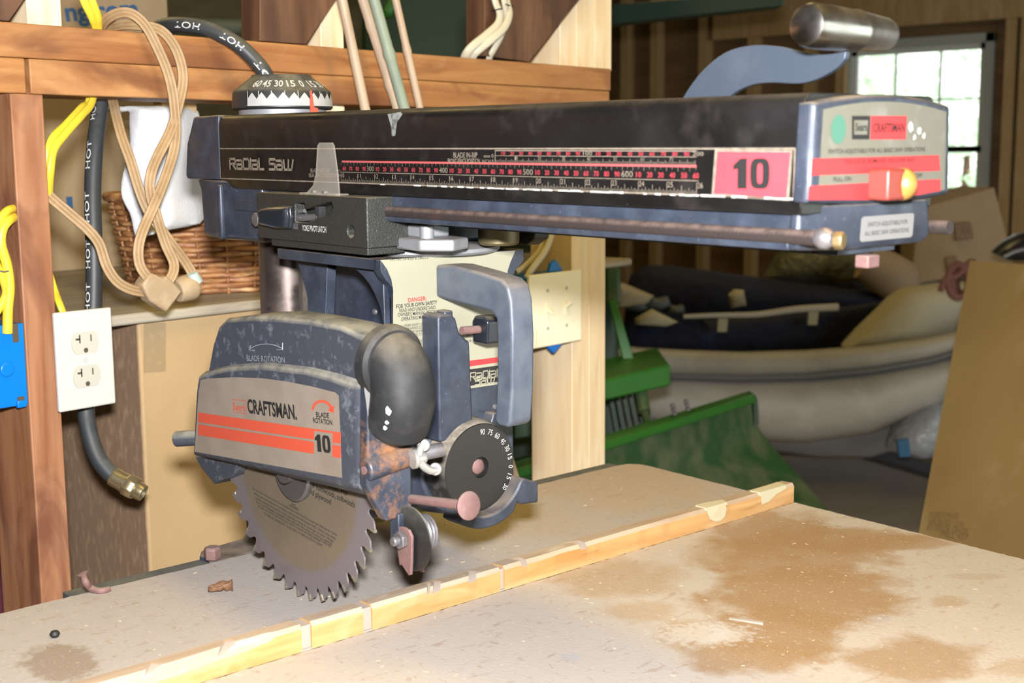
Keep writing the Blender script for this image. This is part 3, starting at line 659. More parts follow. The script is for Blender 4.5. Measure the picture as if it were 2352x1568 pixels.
b.text('CRAFTSMAN.', sg(570, 947, .2), sg(683, 963, .2), NL, 12.3, .03)
b.text('BLADE', sg(727, 957, .2), sg(757, 960, .2), NL, 4.2, .02); b.text('ROTATION', sg(720, 970, .2), sg(764, 976, .2), NL, 4.2, .02)
b.m(M_ORANGE); b.text('Sears', sg(537, 941, .2), sg(564, 944, .2), NL, 6.5, .01)
for (x0, y0, x1, y1) in ((534, 916, 565, 920), (535, 945, 565, 949), (534, 916, 535, 945), (564, 919, 565, 949)):
    b.poly([sg(x0, y0, .2), sg(x1+.01, y1, .2), sg(x1+1, y1+1.4, .2), sg(x0+1, y0+1.4, .2)])
ao = [sg(741+26*math.cos(rad(a)), 946-28*math.sin(rad(a))+3*math.cos(rad(a)), .2) for a in range(175, 14, -10)]
ai = [sg(741+20*math.cos(rad(a)), 946-22*math.sin(rad(a))+3*math.cos(rad(a)), .2) for a in range(15, 176, 10)]
n_ = len(ao)
for i in range(n_-1): b.poly([ao[i], ao[i+1], ai[n_-2-i], ai[n_-1-i]])
b.poly([sg(*p, .2) for p in ((752, 942), (768, 930), (767, 949))])
part(b, 'guard_label', recalc=False, label='dirty gold label with two orange stripes and the number 10')
b = MB(Mt('worn_embossing', (.34, .36, .38), .5).m); pts = [S(px, py, 'y', -67.2) for px, py in ((573, 801), (590, 793), (612, 790), (632, 793), (648, 800))]
b.tube(crv(pts, 4), .45, 6); b.tube([S(636, 803, 'y', -67.2), S(649, 803, 'y', -67.2), S(649, 787, 'y', -67.2)], .45, 6); b.tube([S(576, 793, 'y', -67.2), S(572, 803, 'y', -67.2), S(583, 805, 'y', -67.2)], .4, 6)
b.text('BLADE ROTATION', S(568, 828, 'y', -67), S(655, 833, 'y', -67), NL, 5., .0, .3)
part(b, 'guard_embossing', recalc=False)
b = MB(M_LABELW); b.poly([S(px, py, 'x', 388.9) for px, py in ((836, 890), (856, 892), (852, 958), (845, 955))])
b.m(M_RED); b.text('DANGER', S(856, 912, 'x', 389), S(874, 908, 'x', 389), NX, 3.); part(b, 'side_label', recalc=False, label='small white side label')
# dust elbow
b = MB(M_BLACKS)
b.lathe([(24, -8), (29.5, -8), (30, -5), (29.5, 2), (26.5, 5)], (392, -49, 236), (1, 0, -.05), 48)
path = [(382, -48, 236), (391, -48, 235.5), (398.5, -48, 231), (403, -48, 223), (404, -47.6, 213), (402, -47.2, 204), (398.5, -46.5, 197), (392.5, -45, 187)]
b.tube(crv(path, 5), [25.6]*36, 44, caps=False); 
path2 = [(402, -48, 234), (413, -48, 225), (418, -47.6, 216), (420, -47.2, 206), (413, -44, 178)]
b.tube(crv(path, 5)[12:], [23.4]*24, 36, caps=False)
part(b, 'dust_elbow', label='black plastic dust elbow with white paint spots')
b = MB(M_WHITE)
for px, py, rx, ry in ((892, 943, 6, 10), (889, 970, 5, 4.5), (885, 982, 4.5, 5)):
    c = CS+(S(px, py, 'y', -60)-CS); d = (c-CS).normalized()
    # lay the paint spot on the elbow's near surface
    bestt = None
    P_ = crv(path, 8)
    for t in [k*.5 for k in range(-120, 60)]:
        q = c+d*t
        if min((q-p).length for p in P_) <= 25.9: bestt = t; break
    q = c+d*(bestt or 0); r_, u_ = rs, us
    b.poly([q+r_*rx/2.6*math.cos(a)*random.uniform(.8, 1.1)+u_*ry/2.6*math.sin(a)*random.uniform(.8, 1.1)-d*.5 for a in [2*PI*k/12 for k in range(12)]])
part(b, 'paint_spots', recalc=False)
# wing nut and stud
b = MB(M_BOLT); b.cyl((392, -28, 158), (398, -5, 160), 6, n=20); part(b, 'guard_stud')
b = MB(M_WING); w0 = S(962, 1052, 'x', 402); wy = w0.y
b.lathe([(8, -6), (8, -3), (6.5, -2), (5.5, 4), (4, 6)], w0, (.2, 1, 0), 24)
for pts, r_ in ((((962, 1045), (966, 1030), (972, 1018)), [3, 3.5, 3.0]), (((965, 1060), (975, 1072), (990, 1080), (1003, 1078)), [3.4, 3.2, 4.2, 3.4])):
    b.tube(crv([S(px, py, 'x', 405) for px, py in pts], 4), (r_+r_)[:1]*(len(pts)*4-3), 14)
for px, py, R_ in ((973, 1022, 5.2), (1000, 1077, 5.2)):
    b.lathe([(0, -2), (R_*.8, -1.6), (R_, 0), (R_*.8, 1.6), (0, 2)], S(px, py, 'x', 405), (.8, -.6, .2), 20)
part(b, 'wing_nut', label='bright wing nut')
# anti-kickback rod and pawls
b = MB(M_RUST); r0, r1 = V((384, -30, 120.5)), V((459, -30, 130.8)); b.cyl(r0, r1, 3.9, n=20); dr = (r1-r0).normalized()
b.lathe([(4, -6), (5.5, -3), (10.5, 1.5), (11.2, 3.5), (8, 5), (0, 5.6)], r1, dr, 28); part(b, 'guide_rod', label='pinkish rusty rod with a domed head')
M_DISC = Mt('black_disc', (.018, .018, .018), .4).noise((.2, .2, .17), 200, .66, .78, .7).dust((.42, .42, .34), .9, .0, .6).m
yd = -40
dc = S(944, 1236, 'y', yd)
b = MB(M_DISC); b.lathe([(25, -1), (26.5, -.6), (26.5, .6), (25, 1)], dc, (0, 1, 0), 48); part(b, 'spreader_disc', label='black disc')
b = MB(M_RUST)
pw = [S(px, py, 'y', yd-3) for px, py in ((916, 1208), (932, 1209), (944, 1216), (951, 1232), (950, 1290), (948, 1319), (944, 1320), (927, 1294), (923, 1297), (918, 1260))]
b.sweep(pw, (0, -2.4, 0)); part(b, 'pawl', bevel=.0005, label='rusty pointed pawl')
b = MB(M_RUST); pw2 = [V(p)+V((14, 26, -12)) for p in pw]; b.sweep([S(px, py, 'y', yd+12) for px, py in ((958, 1295), (971, 1295), (970, 1313), (966, 1314))], (0, 2.2, 0)); part(b, 'pawl')
b = MB(M_BOLT); nc = S(926, 1238, 'y', yd-6); b.lathe([(7.6, 0), (7.6, 5)], nc, (0, -1, 0), 6); b.lathe([(4, 5), (4, 10), (3.2, 11), (0, 11)], nc, (0, -1, 0), 20); part(b, 'pawl_nut', bevel=.0008)
b = MB(M_BOLT)
sp = []
for k in range(80): a = k/80*2*PI*5; sp.append(V((dc.x+2+13.5*math.cos(a), yd+3+k/80*14, dc.z+3+13.5*math.sin(a))))
b.tube(sp, 1.6, 8); b.cyl((dc.x+2, yd, dc.z+2), (dc.x+2, yd+20, dc.z+2), 8, n=20); part(b, 'pawl_spring')
b = MB(M_GREYD); b.box(380, 392, -46, -32, 84, 112); part(b, 'pawl_arm', bevel=.001)

# ---- blade
BC = V((239.5, -46, 120)); RB = 118.; YA = rad(2.35); bx = V((math.cos(YA), math.sin(YA), 0)); bn = V((math.sin(YA), -math.cos(YA), 0))
def bp(r, a): return BC+bx*r*math.cos(a)+V((0, 0, 1))*r*math.sin(a)
NT = 38; out = []; tips = []
A0 = math.atan2(S(738, 1378, 'y', -46).z-120, S(738, 1378, 'y', -46).x-239.5)
for k in range(NT):
    a = A0+2*PI*k/NT; s_ = 2*PI/NT
    # tooth pointing to the left in the picture (clockwise seen from the guard side)
    for fr, r in ((0.0, RB), (.12, RB-.8), (.28, RB-2.2), (.42, RB-3.6), (.50, RB-5.6), (.56, RB-8.5), (.63, RB-11), (.73, RB-12.3), (.84, RB-11.8), (.92, RB-9.5), (.965, RB-6), (.985, RB-3)):
        out.append((r, a-fr*s_*-1))
    tips.append(a)
b = MB(M_BLADE)
def ring(off): return [bp(r, a)+bn*off for r, a in out]
b.loft([ring(-.9), ring(.9)])
blade = part(b, 'saw_blade', label='carbide-tipped circular blade with a printed warning')
b = MB(M_CARB)
for a in tips: b.sweep([bp(RB+.5, a-.002)+bn*-1.4, bp(RB-6, a-.006)+bn*-1.4, bp(RB-6, a+.014)+bn*-1.4, bp(RB-.3, a+.02)+bn*-1.4], bn*2.8)
o = b.build('carbide_tips'); o.parent = blade
b = MB(M_STEEL); b.m(Mt('arbor_collar_steel', (.34, .32, .31), .35, .8).m); b.lathe([(28, 0), (28, 4), (26, 6), (10, 6), (10, 14), (0, 14)], BC+bn*.9, bn, 40); o = b.build('arbor_collar'); o.parent = blade; o['label'] = 'bright arbor collar'
b = MB(M_TXT)
def sb(px, py): 
    d = _ray(px, py, rs, us, fs); t = (BC+bn*1.1-CS).dot(bn)/d.dot(bn); return CS+d*t
L = ['Do not use for ferrous metals. Do not operate saw machine without proper saw blade guard in place.',
     'Always wear eye protection in compliance with current ANSI Standard Z87.1. Before using, always',
     'carefully examine this tool for cracks, bending, missing or loose tips, or other damage.',
     'Do not use if damage is suspected. Other important instructions and warnings regarding',
     'the safe use of this tool are in your owner\'s manual and blade package. FAILURE',
     'TO HEED ALL WARNINGS COULD RESULT IN SERIOUS BODILY INJURY']
ends = (((580, 1123), (774, 1231)), ((583, 1134), (772, 1240)), ((585, 1144), (767, 1246)), ((589, 1154), (762, 1251)), ((592, 1163), (760, 1257)), ((606, 1181), (741, 1256)))
for t_, (p, q) in zip(L, ends): b.text(t_, sb(*p), sb(*q), bn, 2.3, .0, .05)
b.text('WARNING', sb(664, 1162), sb(685, 1173), bn, 2.6, .01, .05)
b.text('for hardwoods, softwoods', sb(712, 1116), sb(815, 1166), bn, 5.2, .01, .05); b.text('and plywood', sb(707, 1131), sb(760, 1159), bn, 5.2, .01, .05)
b.text('carbide teeth. For', sb(716, 1100), sb(800, 1140), bn, 5.2, .01, .05)
tri = [sb(671, 1158), sb(679, 1160), sb(674, 1145)]
for p, q in zip(tri, tri[1:]+tri[:1]): b.tube([p, q], .3, 4)
o = b.build('blade_print', recalc=False); o.parent = blade

# ================================================================== TABLE (saw frame)
def jag(pts, step=5, amp=.7):
    o = []
    for i, p in enumerate(pts):
        q = V(pts[(i+1) % len(pts)]); p = V(p); n = max(1, int((q-p).length/step)); d = (q-p).normalized(); w = V((-d.y, d.x))
        for k in range(n): o.append(tuple(p+(q-p)*k/n+w*random.uniform(-amp, amp)))
    return o
def board(name, outline, mat, z0, z1, label):
    b = MB(mat); b.ex(outline, 'z', z0, z1); c = V((sum(p[0] for p in outline)/len(outline), sum(p[1] for p in outline)/len(outline), z0))*.001
    o = b.build(name, mat=M); return tag(o, label, 'table top')
cor = arc(118, 514, 25, 180, 90, 6)
board('table_board', jag([(93.5, -420)]+cor+[(326, 539), (326, -420)]), M_REARB, -24, 0, 'dusty particle board strip behind the wooden fence, the saw blade hanging above it')
board('table_board', jag([(346.2, -420), (346.2, 539), (960, 541), (960, -420)]), M_FRONTB, -24, 0, 'large particle board table top with brown stains, in front of the wooden fence')
# fence with kerfs and nicks
b = MB(M_FENCE)
segs = [(-420, -110.5), (-101, -50.5), (-41.5, 100.5), (105.5, 538)]
for y0, y1 in segs:
    ys = [y0+(y1-y0)*k/max(1, int((y1-y0)/6)) for k in range(int((y1-y0)/6)+1)]; ys[-1] = y1
    ri = []
    for y in ys:
        wv = noise.noise(V((y*.03, 0, 3)))*1.2; low = 0 if y > -140 else min(5, (-140-y)*.06); ch = 4 if y > -140 else 7
        ri.append([(326.6, y, 0), (345.6, y, 0), (345.6, y, 23-ch+wv-low), (345.6-ch*.7, y, 22.6+wv*.5-low*.3), (327.5, y, 21.5+wv*.4-low*.1), (326.6, y, 20)])
    b.loft(ri)
for y0, y1 in ((-110.5, -101), (-50.5, -41.5), (100.5, 105.5)): b.m(M_RAWCUT); b.box(327.5, 343.5, y0+.01, y1-.01, 0, 20.5); b.box(326.9, 345.5, y0+.01, y1-.01, 0, 1.5)
fence = b.build('fence', mat=M); tag(fence, 'worn wooden fence strip with saw kerfs crossing the particle board table', 'wood strip')
for p in fence.data.polygons:
    if p.material_index == 0 and p.normal.z > .35: pass
fence.data.materials.append(M_FENCET); ti = len(fence.data.materials)-1
for p in fence.data.polygons:
    if p.material_index == 0 and p.normal.z > .35: p.material_index = ti
cut = []
for px, py, ln, ax_, w, ang_ in ((515, 1476, 30, 'n', 4.5, 50), (345, 1536, 30, 'n', 4.5, 50), (1003, 1346, 24, 'n', 3, 40), (984, 1345, 24, 'n', 1.2, 40), (1085, 1330, 24, 'n', 3.2, 40), (1205, 1296, 22, 'n', 3.5, 0), (1340, 1262, 24, 'n', 4.5, 0)):
    c = S(px, py, 'x', 345.6); c.z = 22; t = rad(ang_); d = V((math.cos(t), -math.sin(t), -.25)).normalized()
    cb = MB(M_RAWCUT); side = V((d.y, -d.x, 0)).normalized()*w; up = V((0, 0, 12))
    o_ = c-d*ln+V((0, 0, 2)); cb.loft([[o_-side-V((0, 0, 4)), o_+side-V((0, 0, 4)), o_+side+up, o_-side+up], [c+d*8-side-V((0, 0, 6)), c+d*8+side-V((0, 0, 6)), c+d*8+side+up, c+d*8-side+up]])
    cut.append(cb.build('cut', mat=M))
boolean_cut(fence, cut)
b = MB(M_PUTTY); b.ex([(y, z) for y, z in ((386, 20.6), (392, 10), (400, 5.5), (410, 5), (416, 8), (419, 15), (417, 20.8))], 'x', 345.65, 346.3)
b.ex([(331, 386), (345.9, 386), (345.9, 420), (336, 424), (331, 400)], 'z', 20.0, 23.2)
o = b.build('bare_chip', parent=None); o.parent = fence; o['label'] = 'pale yellow bare wood where the fence is chipped'
b = MB(M_PUTTY); b.ex([(478, 20), (480, 9), (492, 10), (505, 16), (520, 18.5), (522, 19.5)], 'x', 345.65, 346.2); b.ex([(334, 474), (345.9, 476), (345.9, 523), (331, 526)], 'z', 19.0, 23.4)
o = b.build('bare_chip', parent=None); o.parent = fence; o['label'] = 'pale yellow bare wood at the right end of the fence'
# odds and ends on the table
b = MB(Mt('dry_brown_leaf', (.22, .10, .045), .7).noise((.38, .2, .09), 300, .45, .65, .8).m)
c = V((0, 0, 0)); g = []
for i in range(9):
    t = i/8; g.append([V(((t-.5)*22, (u-.5)*15*math.sin(PI*(.12+.8*t)), 1.5+9*(abs(u-.5)*2)**2*(.5+.5*t)+3*noise.noise(V((i*.7, u*3, 1))))) for u in [k/5 for k in range(6)]])
b.loft(g, caps=False, closed=False); o = b.build('dry_leaf', mat=M @ Matrix.Translation(V((.176, -.092, .0))) @ Matrix.Rotation(rad(58), 4, 'Z')); so = o.modifiers.new('s', 'SOLIDIFY'); so.thickness = .0012
tag(o, 'curled brown dry leaf lying on the table left of the saw blade', 'leaf')
b = MB(M_TXT); b.lathe([(0, -3), (3, -2.4), (4.4, 0), (3, 2.4), (0, 3)], (0, 0, 3), (0, 0, 1), 14); tag(b.build('pellet', mat=M @ Matrix.Translation(V((.1805, -.248, 0)))), 'small dark round pellet lying alone near the left edge of the table', 'pellet')
b = MB(M_RAWCUT); b.loft([[(0, -1, 0), (0, 2, 0), (0, 2, 1), (0, -1, 1)], [(14, -2, .2), (14, 3, .2), (14, 3, 2), (14, -2, 2)], [(30, -1.5, 0), (30, 2, 0), (30, 2, 2), (30, -1.5, 2)]])
a_ = S(1675, 1421, 'z', 0)*.001; tag(b.build('wood_splinter', mat=M @ Matrix.Translation(a_) @ Matrix.Rotation(rad(22), 4, 'Z')), 'pale pointed wood splinter on the brown-stained part of the table', 'splinter')
b = MB(M_RUST); b.tube(crv([S(px, py, 'z', z) for px, py, z in ((192, 1322, 14), (196, 1335, 12), (208, 1350, 4), (232, 1357, 2), (252, 1352, 2))], 5), [3.4, 3.4, 3.4, 3.2, 3.2]*4+[2.6], 10)
b.lathe([(0, 0), (5, .5), (5.5, 2), (0, 3)], S(191, 1320, 'z', 15), (-.2, -.3, 1), 16)
tag(b.build('bent_nail', mat=M, recalc=True), 'rusty bent bolt lying at the back edge of the table by the steel rail', 'nail')
b = MB(Mt('sawdust_flakes', (.80, .62, .42), .8).noise((.35, .2, .1), 30, .5, .6, .8).m)
for k in range(170):
    x, y = random.uniform(110, 700), random.uniform(-300, 520)
    if 322 < x < 350: continue
    a = random.uniform(0, PI); l_, w = random.uniform(.5, 2.6), random.uniform(.2, .7); d = V((math.cos(a), math.sin(a), 0)); e = V((-d.y, d.x, 0)); o_ = V((x, y, .25))
    b.loft([[o_-d*l_-e*w, o_+d*l_-e*w*.4, o_+d*l_+e*w*.6, o_-d*l_+e*w], [o_-d*l_-e*w+V((0, 0, .4)), o_+d*l_-e*w*.4+V((0, 0, .7)), o_+d*l_+e*w*.6+V((0, 0, .5)), o_-d*l_+e*w+V((0, 0, .3))]])
tag(b.build('sawdust', mat=M), 'pale wood flakes scattered over the particle board table', 'sawdust', kind='stuff')
#ROOM
# ================================================================== THE ROOM (metres)
Mt.K = 1.
def mbw(m): return MB(m, 1.)
M_CEDAR = wood('orange_stained_lumber', (.36, .17, .055), (.22, .08, .022), (.42, .23, .095), 'y', 34, c4=(.15, .055, .018))
M_POST = wood('reddish_lumber', (.31, .145, .07), (.20, .075, .03), (.36, .20, .12), 'z', 34, c4=(.13, .045, .022))
M_BRACE = wood('dark_brown_lumber', (.125, .058, .026), (.07, .03, .014), (.17, .085, .042), 'z', 26, c4=(.05, .02, .01))
M_PINE = wood('fresh_pine', (.80, .66, .44), (.72, .53, .30), (.84, .74, .55), 'z', 40, knots=False)
M_PINEY = wood('yellow_pine', (.80, .65, .42), (.72, .53, .32), (.84, .72, .54), 'z', 40, knots=False)
M_FARW = wood('far_wall_boards', (.20, .125, .06), (.14, .08, .035), (.25, .16, .08), 'x', 10)
M_STUD = wood('far_stud_pine', (.50, .35, .17), (.40, .26, .11), (.55, .40, .22), 'z', 20)
M_SHELFW = wood('weathered_shelf_board', (.36, .32, .25), (.25, .21, .17), (.44, .40, .31), 'y', 22)
M_OLIVE = wood('olive_brown_wall_boards', (.20, .17, .075), (.15, .12, .05), (.26, .23, .13), 'y', 6)
def bx(name, m, x0, x1, y0, y1, z0, z1, label=None, cat=None, group=None, bevel=.0015, kind=None, parent=None):
    b = mbw(m); b.box(x0, x1, y0, y1, z0, z1); c = V(((x0+x1)/2, (y0+y1)/2, z0))
    o = b.build(name, parent, bevel=bevel, loc=None if parent else c); return tag(o, label, cat, group, kind)

# shell
M_FLOOR = Mt('concrete_floor', (.36, .31, .26), .7).noise((.28, .24, .20), 3, .4, .7, .7).noise((.30, .27, .24), 40, .6, .8, .5).bump(80, .1, .002).m
bx('floor', M_FLOOR, -4.6, 4.5, -3.1, 7.9, -.1, 0, kind='structure', bevel=0)
bx('ceiling', M_FARW, -4.6, 4.5, -3.1, 7.9, 2.9, 3.0, kind='structure', bevel=0)
bx('wall_left', M_OLIVE, -4.7, -4.6, -3.1, 7.9, 0, 2.9, kind='structure', bevel=0)
b = mbw(M_FARW); b.box(4.5, 4.6, -3.1, 1.6, 0, 2.9); b.box(4.5, 4.6, 6.4, 7.9, 0, 2.9); b.box(4.5, 4.6, 1.6, 6.4, 2.3, 2.9); tag(b.build('wall_right'), kind='structure')  # unseen doorway gap, added to let sky light in from the right
bx('wall_front', M_FARW, -4.6, 4.5, -3.2, -3.1, 0, 2.9, kind='structure', bevel=0)
YB = 7.7
wl, wr, wb, wt = -2.50, -1.537, .80, 2.02
b = mbw(M_FARW); b.box(-4.6, wl, YB, YB+.12, 0, 2.9); b.box(wr, 4.5, YB, YB+.12, 0, 2.9); b.box(wl, wr, YB, YB+.12, 0, wb); b.box(wl, wr, YB, YB+.12, wt, 2.9)
tag(b.build('wall_back'), kind='structure')
M_TRIM = Mt('grey_white_window_trim', (.42, .46, .44), .5).m; M_SASH = Mt('white_vinyl', (.68, .72, .68), .4).m
M_GLASS = Mt('window_glass', (1, 1, 1), .0).set(Transmission_Weight=1., IOR=1.1).m
b = mbw(M_TRIM); t = .055
for q in ((wl, wl+t, wb, wt), (wr-t, wr, wb, wt), (wl, wr, wt-t, wt), (wl, wr, wb, wb+t)): b.box(q[0], q[1], YB-.03, YB+.08, q[2], q[3])
win = tag(b.build('window_1', bevel=.003), kind='structure')
il, ir = wl+t, wr-t; zm = W(2250, 342, 'y', YB).z
b = mbw(M_SASH); s_ = .035
for z0, z1 in ((wb+t, zm+.02), (zm-.02, wt-t)):
    for q in ((il, il+s_, z0, z1), (ir-s_, ir, z0, z1), (il, ir, z1-s_, z1), (il, ir, z0, z0+s_)): b.box(q[0], q[1], YB, YB+.05, q[2], q[3])
    for k in (1, 2): xm = il+(ir-il)*k/3; b.box(xm-.006, xm+.006, YB+.015, YB+.035, z0, z1)
    zc = (z0+z1)/2; b.box(il, ir, YB+.015, YB+.035, zc-.006, zc+.006)
o = b.build('window_sash', win); o['kind'] = 'structure'
b = mbw(M_GLASS); b.box(il, ir, YB+.022, YB+.026, wb+t, wt-t); o = b.build('window_pane', win); o['kind'] = 'structure'
# studs of the far wall and its header
for px in (1432, 1500, 1610, 1722, 1852, 1925, 2310, 2345):
    c = W(px, 330, 'y', YB-.09).x
    bx('wall_stud', M_STUD, c-.019*1.6, c+.019*1.6, YB-.09, YB, 0, 2.45 if px < 1800 else 2.9, 'pine wall stud on the far garage wall', 'wall stud', 'studs of the far wall')
bx('header_board', M_STUD, wl-.9, 4.4, YB-.11, YB-.02, W(2100, 58, 'y', YB).z-.01, 2.42, 'wide brown header board above the far window', 'board')
# things growing outside the window
M_LEAF = Mt('leaves', (.48, .68, .45), .6).noise((.62, .78, .60), 5, .4, .6, 1.).set(Transmission_Weight=0.).m
for i, (cx, cy, cz, R_) in enumerate(((-5.1, 12.3, 2.1, 1.0), (-4.6, 15.2, 1.3, 1.25), (-6.6, 18.3, 1.9, 1.5))):
    tw = empty('tree', (cx, cy, 0), ['leafy tree seen in the upper left panes of the far window', 'leafy tree low in the right panes of the far window', 'distant leafy tree in the middle of the far window'][i], 'tree')
    b = mbw(M_LEAF)
    for k in range(420):
        d = V((random.gauss(0, 1), random.gauss(0, 1), random.gauss(0, 1))).normalized()*R_*random.random()**.4; c = V((cx, cy, cz))+d
        a = V((random.gauss(0, 1), random.gauss(0, 1), random.gauss(0, 1))).normalized()*.10; e = a.orthogonal().normalized()*.05; b.poly([c-a, c+e, c+a, c-e])
    o = b.build('foliage', recalc=False); o.parent = tw; o.matrix_local = tw.matrix_world.inverted()
    b = mbw(M_BRACE); b.cyl((cx, cy, 0), (cx, cy, cz), .10, .04, 10); o = b.build('trunk'); o.parent = tw; o.matrix_local = tw.matrix_world.inverted()

# ---- stud wall right behind the saw
ZT2, ZM2, ZL2 = 1.466, 1.4295, 1.392
bx('wall_plate', M_CEDAR, -.089, 0, .2, 1.792, ZM2+.0002, ZT2, 'upper of two orange-stained beams stacked behind the saw', 'beam')
bx('wall_plate', M_CEDAR, -.089, -.0005, .738, 1.789, ZL2, ZM2-.0002, 'long lower beam of the stacked pair behind the saw', 'beam')
bx('wall_plate', M_CEDAR, -.089, -.0005, .2, .733, ZL2, ZM2-.0002, 'short lower beam end at the far left, on top of the reddish post', 'beam')
bx('stud_post', M_POST, -.089, 0, .7135, .7515, 0, ZL2-.0003, 'reddish wooden post left of the duplex outlet', 'post')
bx('stud_post', M_PINEY, -.089, 0, 1.684, 1.7305, 0, ZL2-.0003, 'left one of the two yellow pine studs behind the light switch', 'post')
bx('stud_post', M_PINEY, -.089, 0, 1.7312, 1.7775, 0, ZL2-.0003, 'right one of the two yellow pine studs beside the light switch', 'post')
bx('upper_stud', M_PINE, -.125, -.040, W(62, 20, 'x', -.04).y, W(141, 20, 'x', -.04).y, ZT2+.0003, 2.9, 'short pale pine stud above the beam at the top left corner', 'stud')
bx('upper_stud', M_PINE, -.125, -.040, W(736, 50, 'x', -.04).y, W(789, 50, 'x', -.04).y, ZT2+.0003, 2.9, 'pale pine stud above the beam, beside the bamboo canes', 'stud')
yy3 = [W(px, 80, 'x', -.04).y for px in (1286, 1324, 1366, 1405)]
for k in range(3):
    bx('upper_stud', M_PINE, -.125, -.040, yy3[k]+.0003, yy3[k+1]-.0003, ZT2+.0003, 2.9, ('leftmost', 'middle', 'rightmost')[k]+' of the three pale pine studs above the right end of the beam', 'stud')
for nm, pts, lab in (('brace', ((-60, -20), (-60, 52), (22, 53), (549, -700), (430, -700)), 'dark brown diagonal brace at the top left corner'),
                     ('brace', ((597, -20), (597, 90), (704, 104), (1235, -700), (1110, -700)), 'dark brown diagonal brace above the mitre dial'),
                     ('brace', ((1113, -20), (1113, 128), (1216, 143), (1890, -700), (1760, -700)), 'dark brown diagonal brace behind the white cables at the top')):
    P = [W(px, py, 'x', -.001) for px, py in pts]
    for p in P:
        if p.z < ZT2+.004: p.z = ZT2+.001
    b = mbw(M_BRACE); b.sweep(P, (-.038, 0, 0)); c = P[1].copy(); tag(b.build('diagonal_brace', bevel=.001, loc=c), lab, 'brace')
b = mbw(M_PINE)
bx('wood_block', M_PINE, -.06, -.02, W(763, 245, 'x', -.02).y, W(792, 245, 'x', -.02).y, ZL2-.03, ZL2-.001, 'small pale wood block under the beam beside the mitre dial', 'block')

# ---- electrics
M_PLATE = Mt('ivory_plastic', (.47, .46, .42), .4).m; M_RECEP = Mt('ivory_receptacle', (.40, .385, .33), .35).m; M_PLATE2 = Mt('cream_plastic', (.86, .80, .60), .4).m; M_HOLE = Mt('dark_slot', (.06, .045, .03), .7).m
M_BLUEP = Mt('blue_plastic_box', (.0, .14, .50), .35).noise((.0, .11, .42), 30, .5, .7, .5).m
out = empty('outlet_plate', (.012, .7745, 1.045), 'ivory duplex outlet cover plate fixed beside the reddish post', 'outlet')
def ch(mb, name, par, loc, **k):
    o = mb.build(name, None, loc=loc, **k); o.parent = par; o.matrix_local = par.matrix_world.inverted() @ Matrix.Translation(V(loc)); return o
ob = V((.012, .7745, 1.045))
b = mbw(M_PLATE); b.box(.012, .018, .739, .810, 1.0445, 1.1555); ch(b, 'cover_plate', out, ob, bevel=.002, seg=3)
for zc in (1.119, 1.081):
    b = mbw(M_RECEP); P = [(y, z) for y, z in arc(.7745, zc, .0172, -45, 45, 8)+arc(.7745, zc, .0172, 135, 225, 8)]
    b.ex(P, 'x', .017, .0192); b.m(M_HOLE)
    b.box(.0190, .01935, .7815-.0008, .7815+.0008, zc+.001, zc+.0085); b.box(.0190, .01935, .7675-.0009, .7675+.0009, zc, zc+.0095); b.box(.0190, .01935, .7625, .7675, zc+.0035, zc+.0058)
    b.cyl((.0190, .7745, zc-.0085), (.01935, .7745, zc-.0085), .0028, n=14)
    ch(b, 'receptacle', out, ob)
b = mbw(M_WHITE); b.m(Mt('screw_grey', (.5, .5, .48), .4, .3).m); b.cyl((.018, .7745, 1.100), (.0192, .7745, 1.100), .003, n=14); ch(b, 'plate_screw', out, ob)
bx('junction_box', M_BLUEP, -.045, .012, .7525, .800, 1.055, 1.145, 'blue plastic junction box behind the duplex outlet plate', 'junction box') if False else None
o = empty('junction_box', (0, .69, 1.055), 'blue junction box with a yellow cable at the left edge, beside the reddish post', 'junction box')
jb = V((0, .69, 1.055)); b = mbw(M_BLUEP); b.box(-.05, .0, .645, .7125, 1.056, 1.146); b.box(-.002, .003, .6985, .7095, 1.054, 1.062); b.cyl((0, .69, 1.098), (.0025, .69, 1.098), .008, n=24); ch(b, 'box_body', o, jb, bevel=.002, seg=3)
b = mbw(M_HOLE); b.box(-.001, .0006, .700, .708, 1.060, 1.066); ch(b, 'knockout_hole', o, jb)
b = mbw(M_HOLE); b.box(-.03, .0004, .699, .706, 1.126, 1.1464); ch(b, 'knockout_hole', o, jb)
o = empty('junction_box', (-.01, 1.61, 1.01), 'blue plastic junction box behind the light switch plate, its corners showing', 'junction box')
jb = V((-.01, 1.61, 1.01)); b = mbw(M_BLUEP); b.box(-.05, .010, 1.552, 1.6835, 1.022, 1.132); q = [W(px, py, 'x', .006) for px, py in ((1258, 640), (1266, 604), (1277, 596), (1292, 618), (1292, 640))]; b.sweep(q, (-.006, 0, 0))
q = [W(px, py, 'x', .006) for px, py in ((1262, 780), (1262, 800), (1273, 812), (1292, 790), (1292, 780))]; b.sweep(q, (-.006, 0, 0)); ch(b, 'box_body', o, jb, bevel=.001)
swp = empty('switch_plate', (.013, 1.618, 1.019), 'ivory double light switch plate on the yellow pine post behind the saw handle', 'light switch')
ob = V((.013, 1.618, 1.019)); b = mbw(M_PLATE2); b.box(.013, .019, 1.5505, 1.686, 1.0185, 1.1365); ch(b, 'cover_plate', swp, ob, bevel=.002, seg=3)
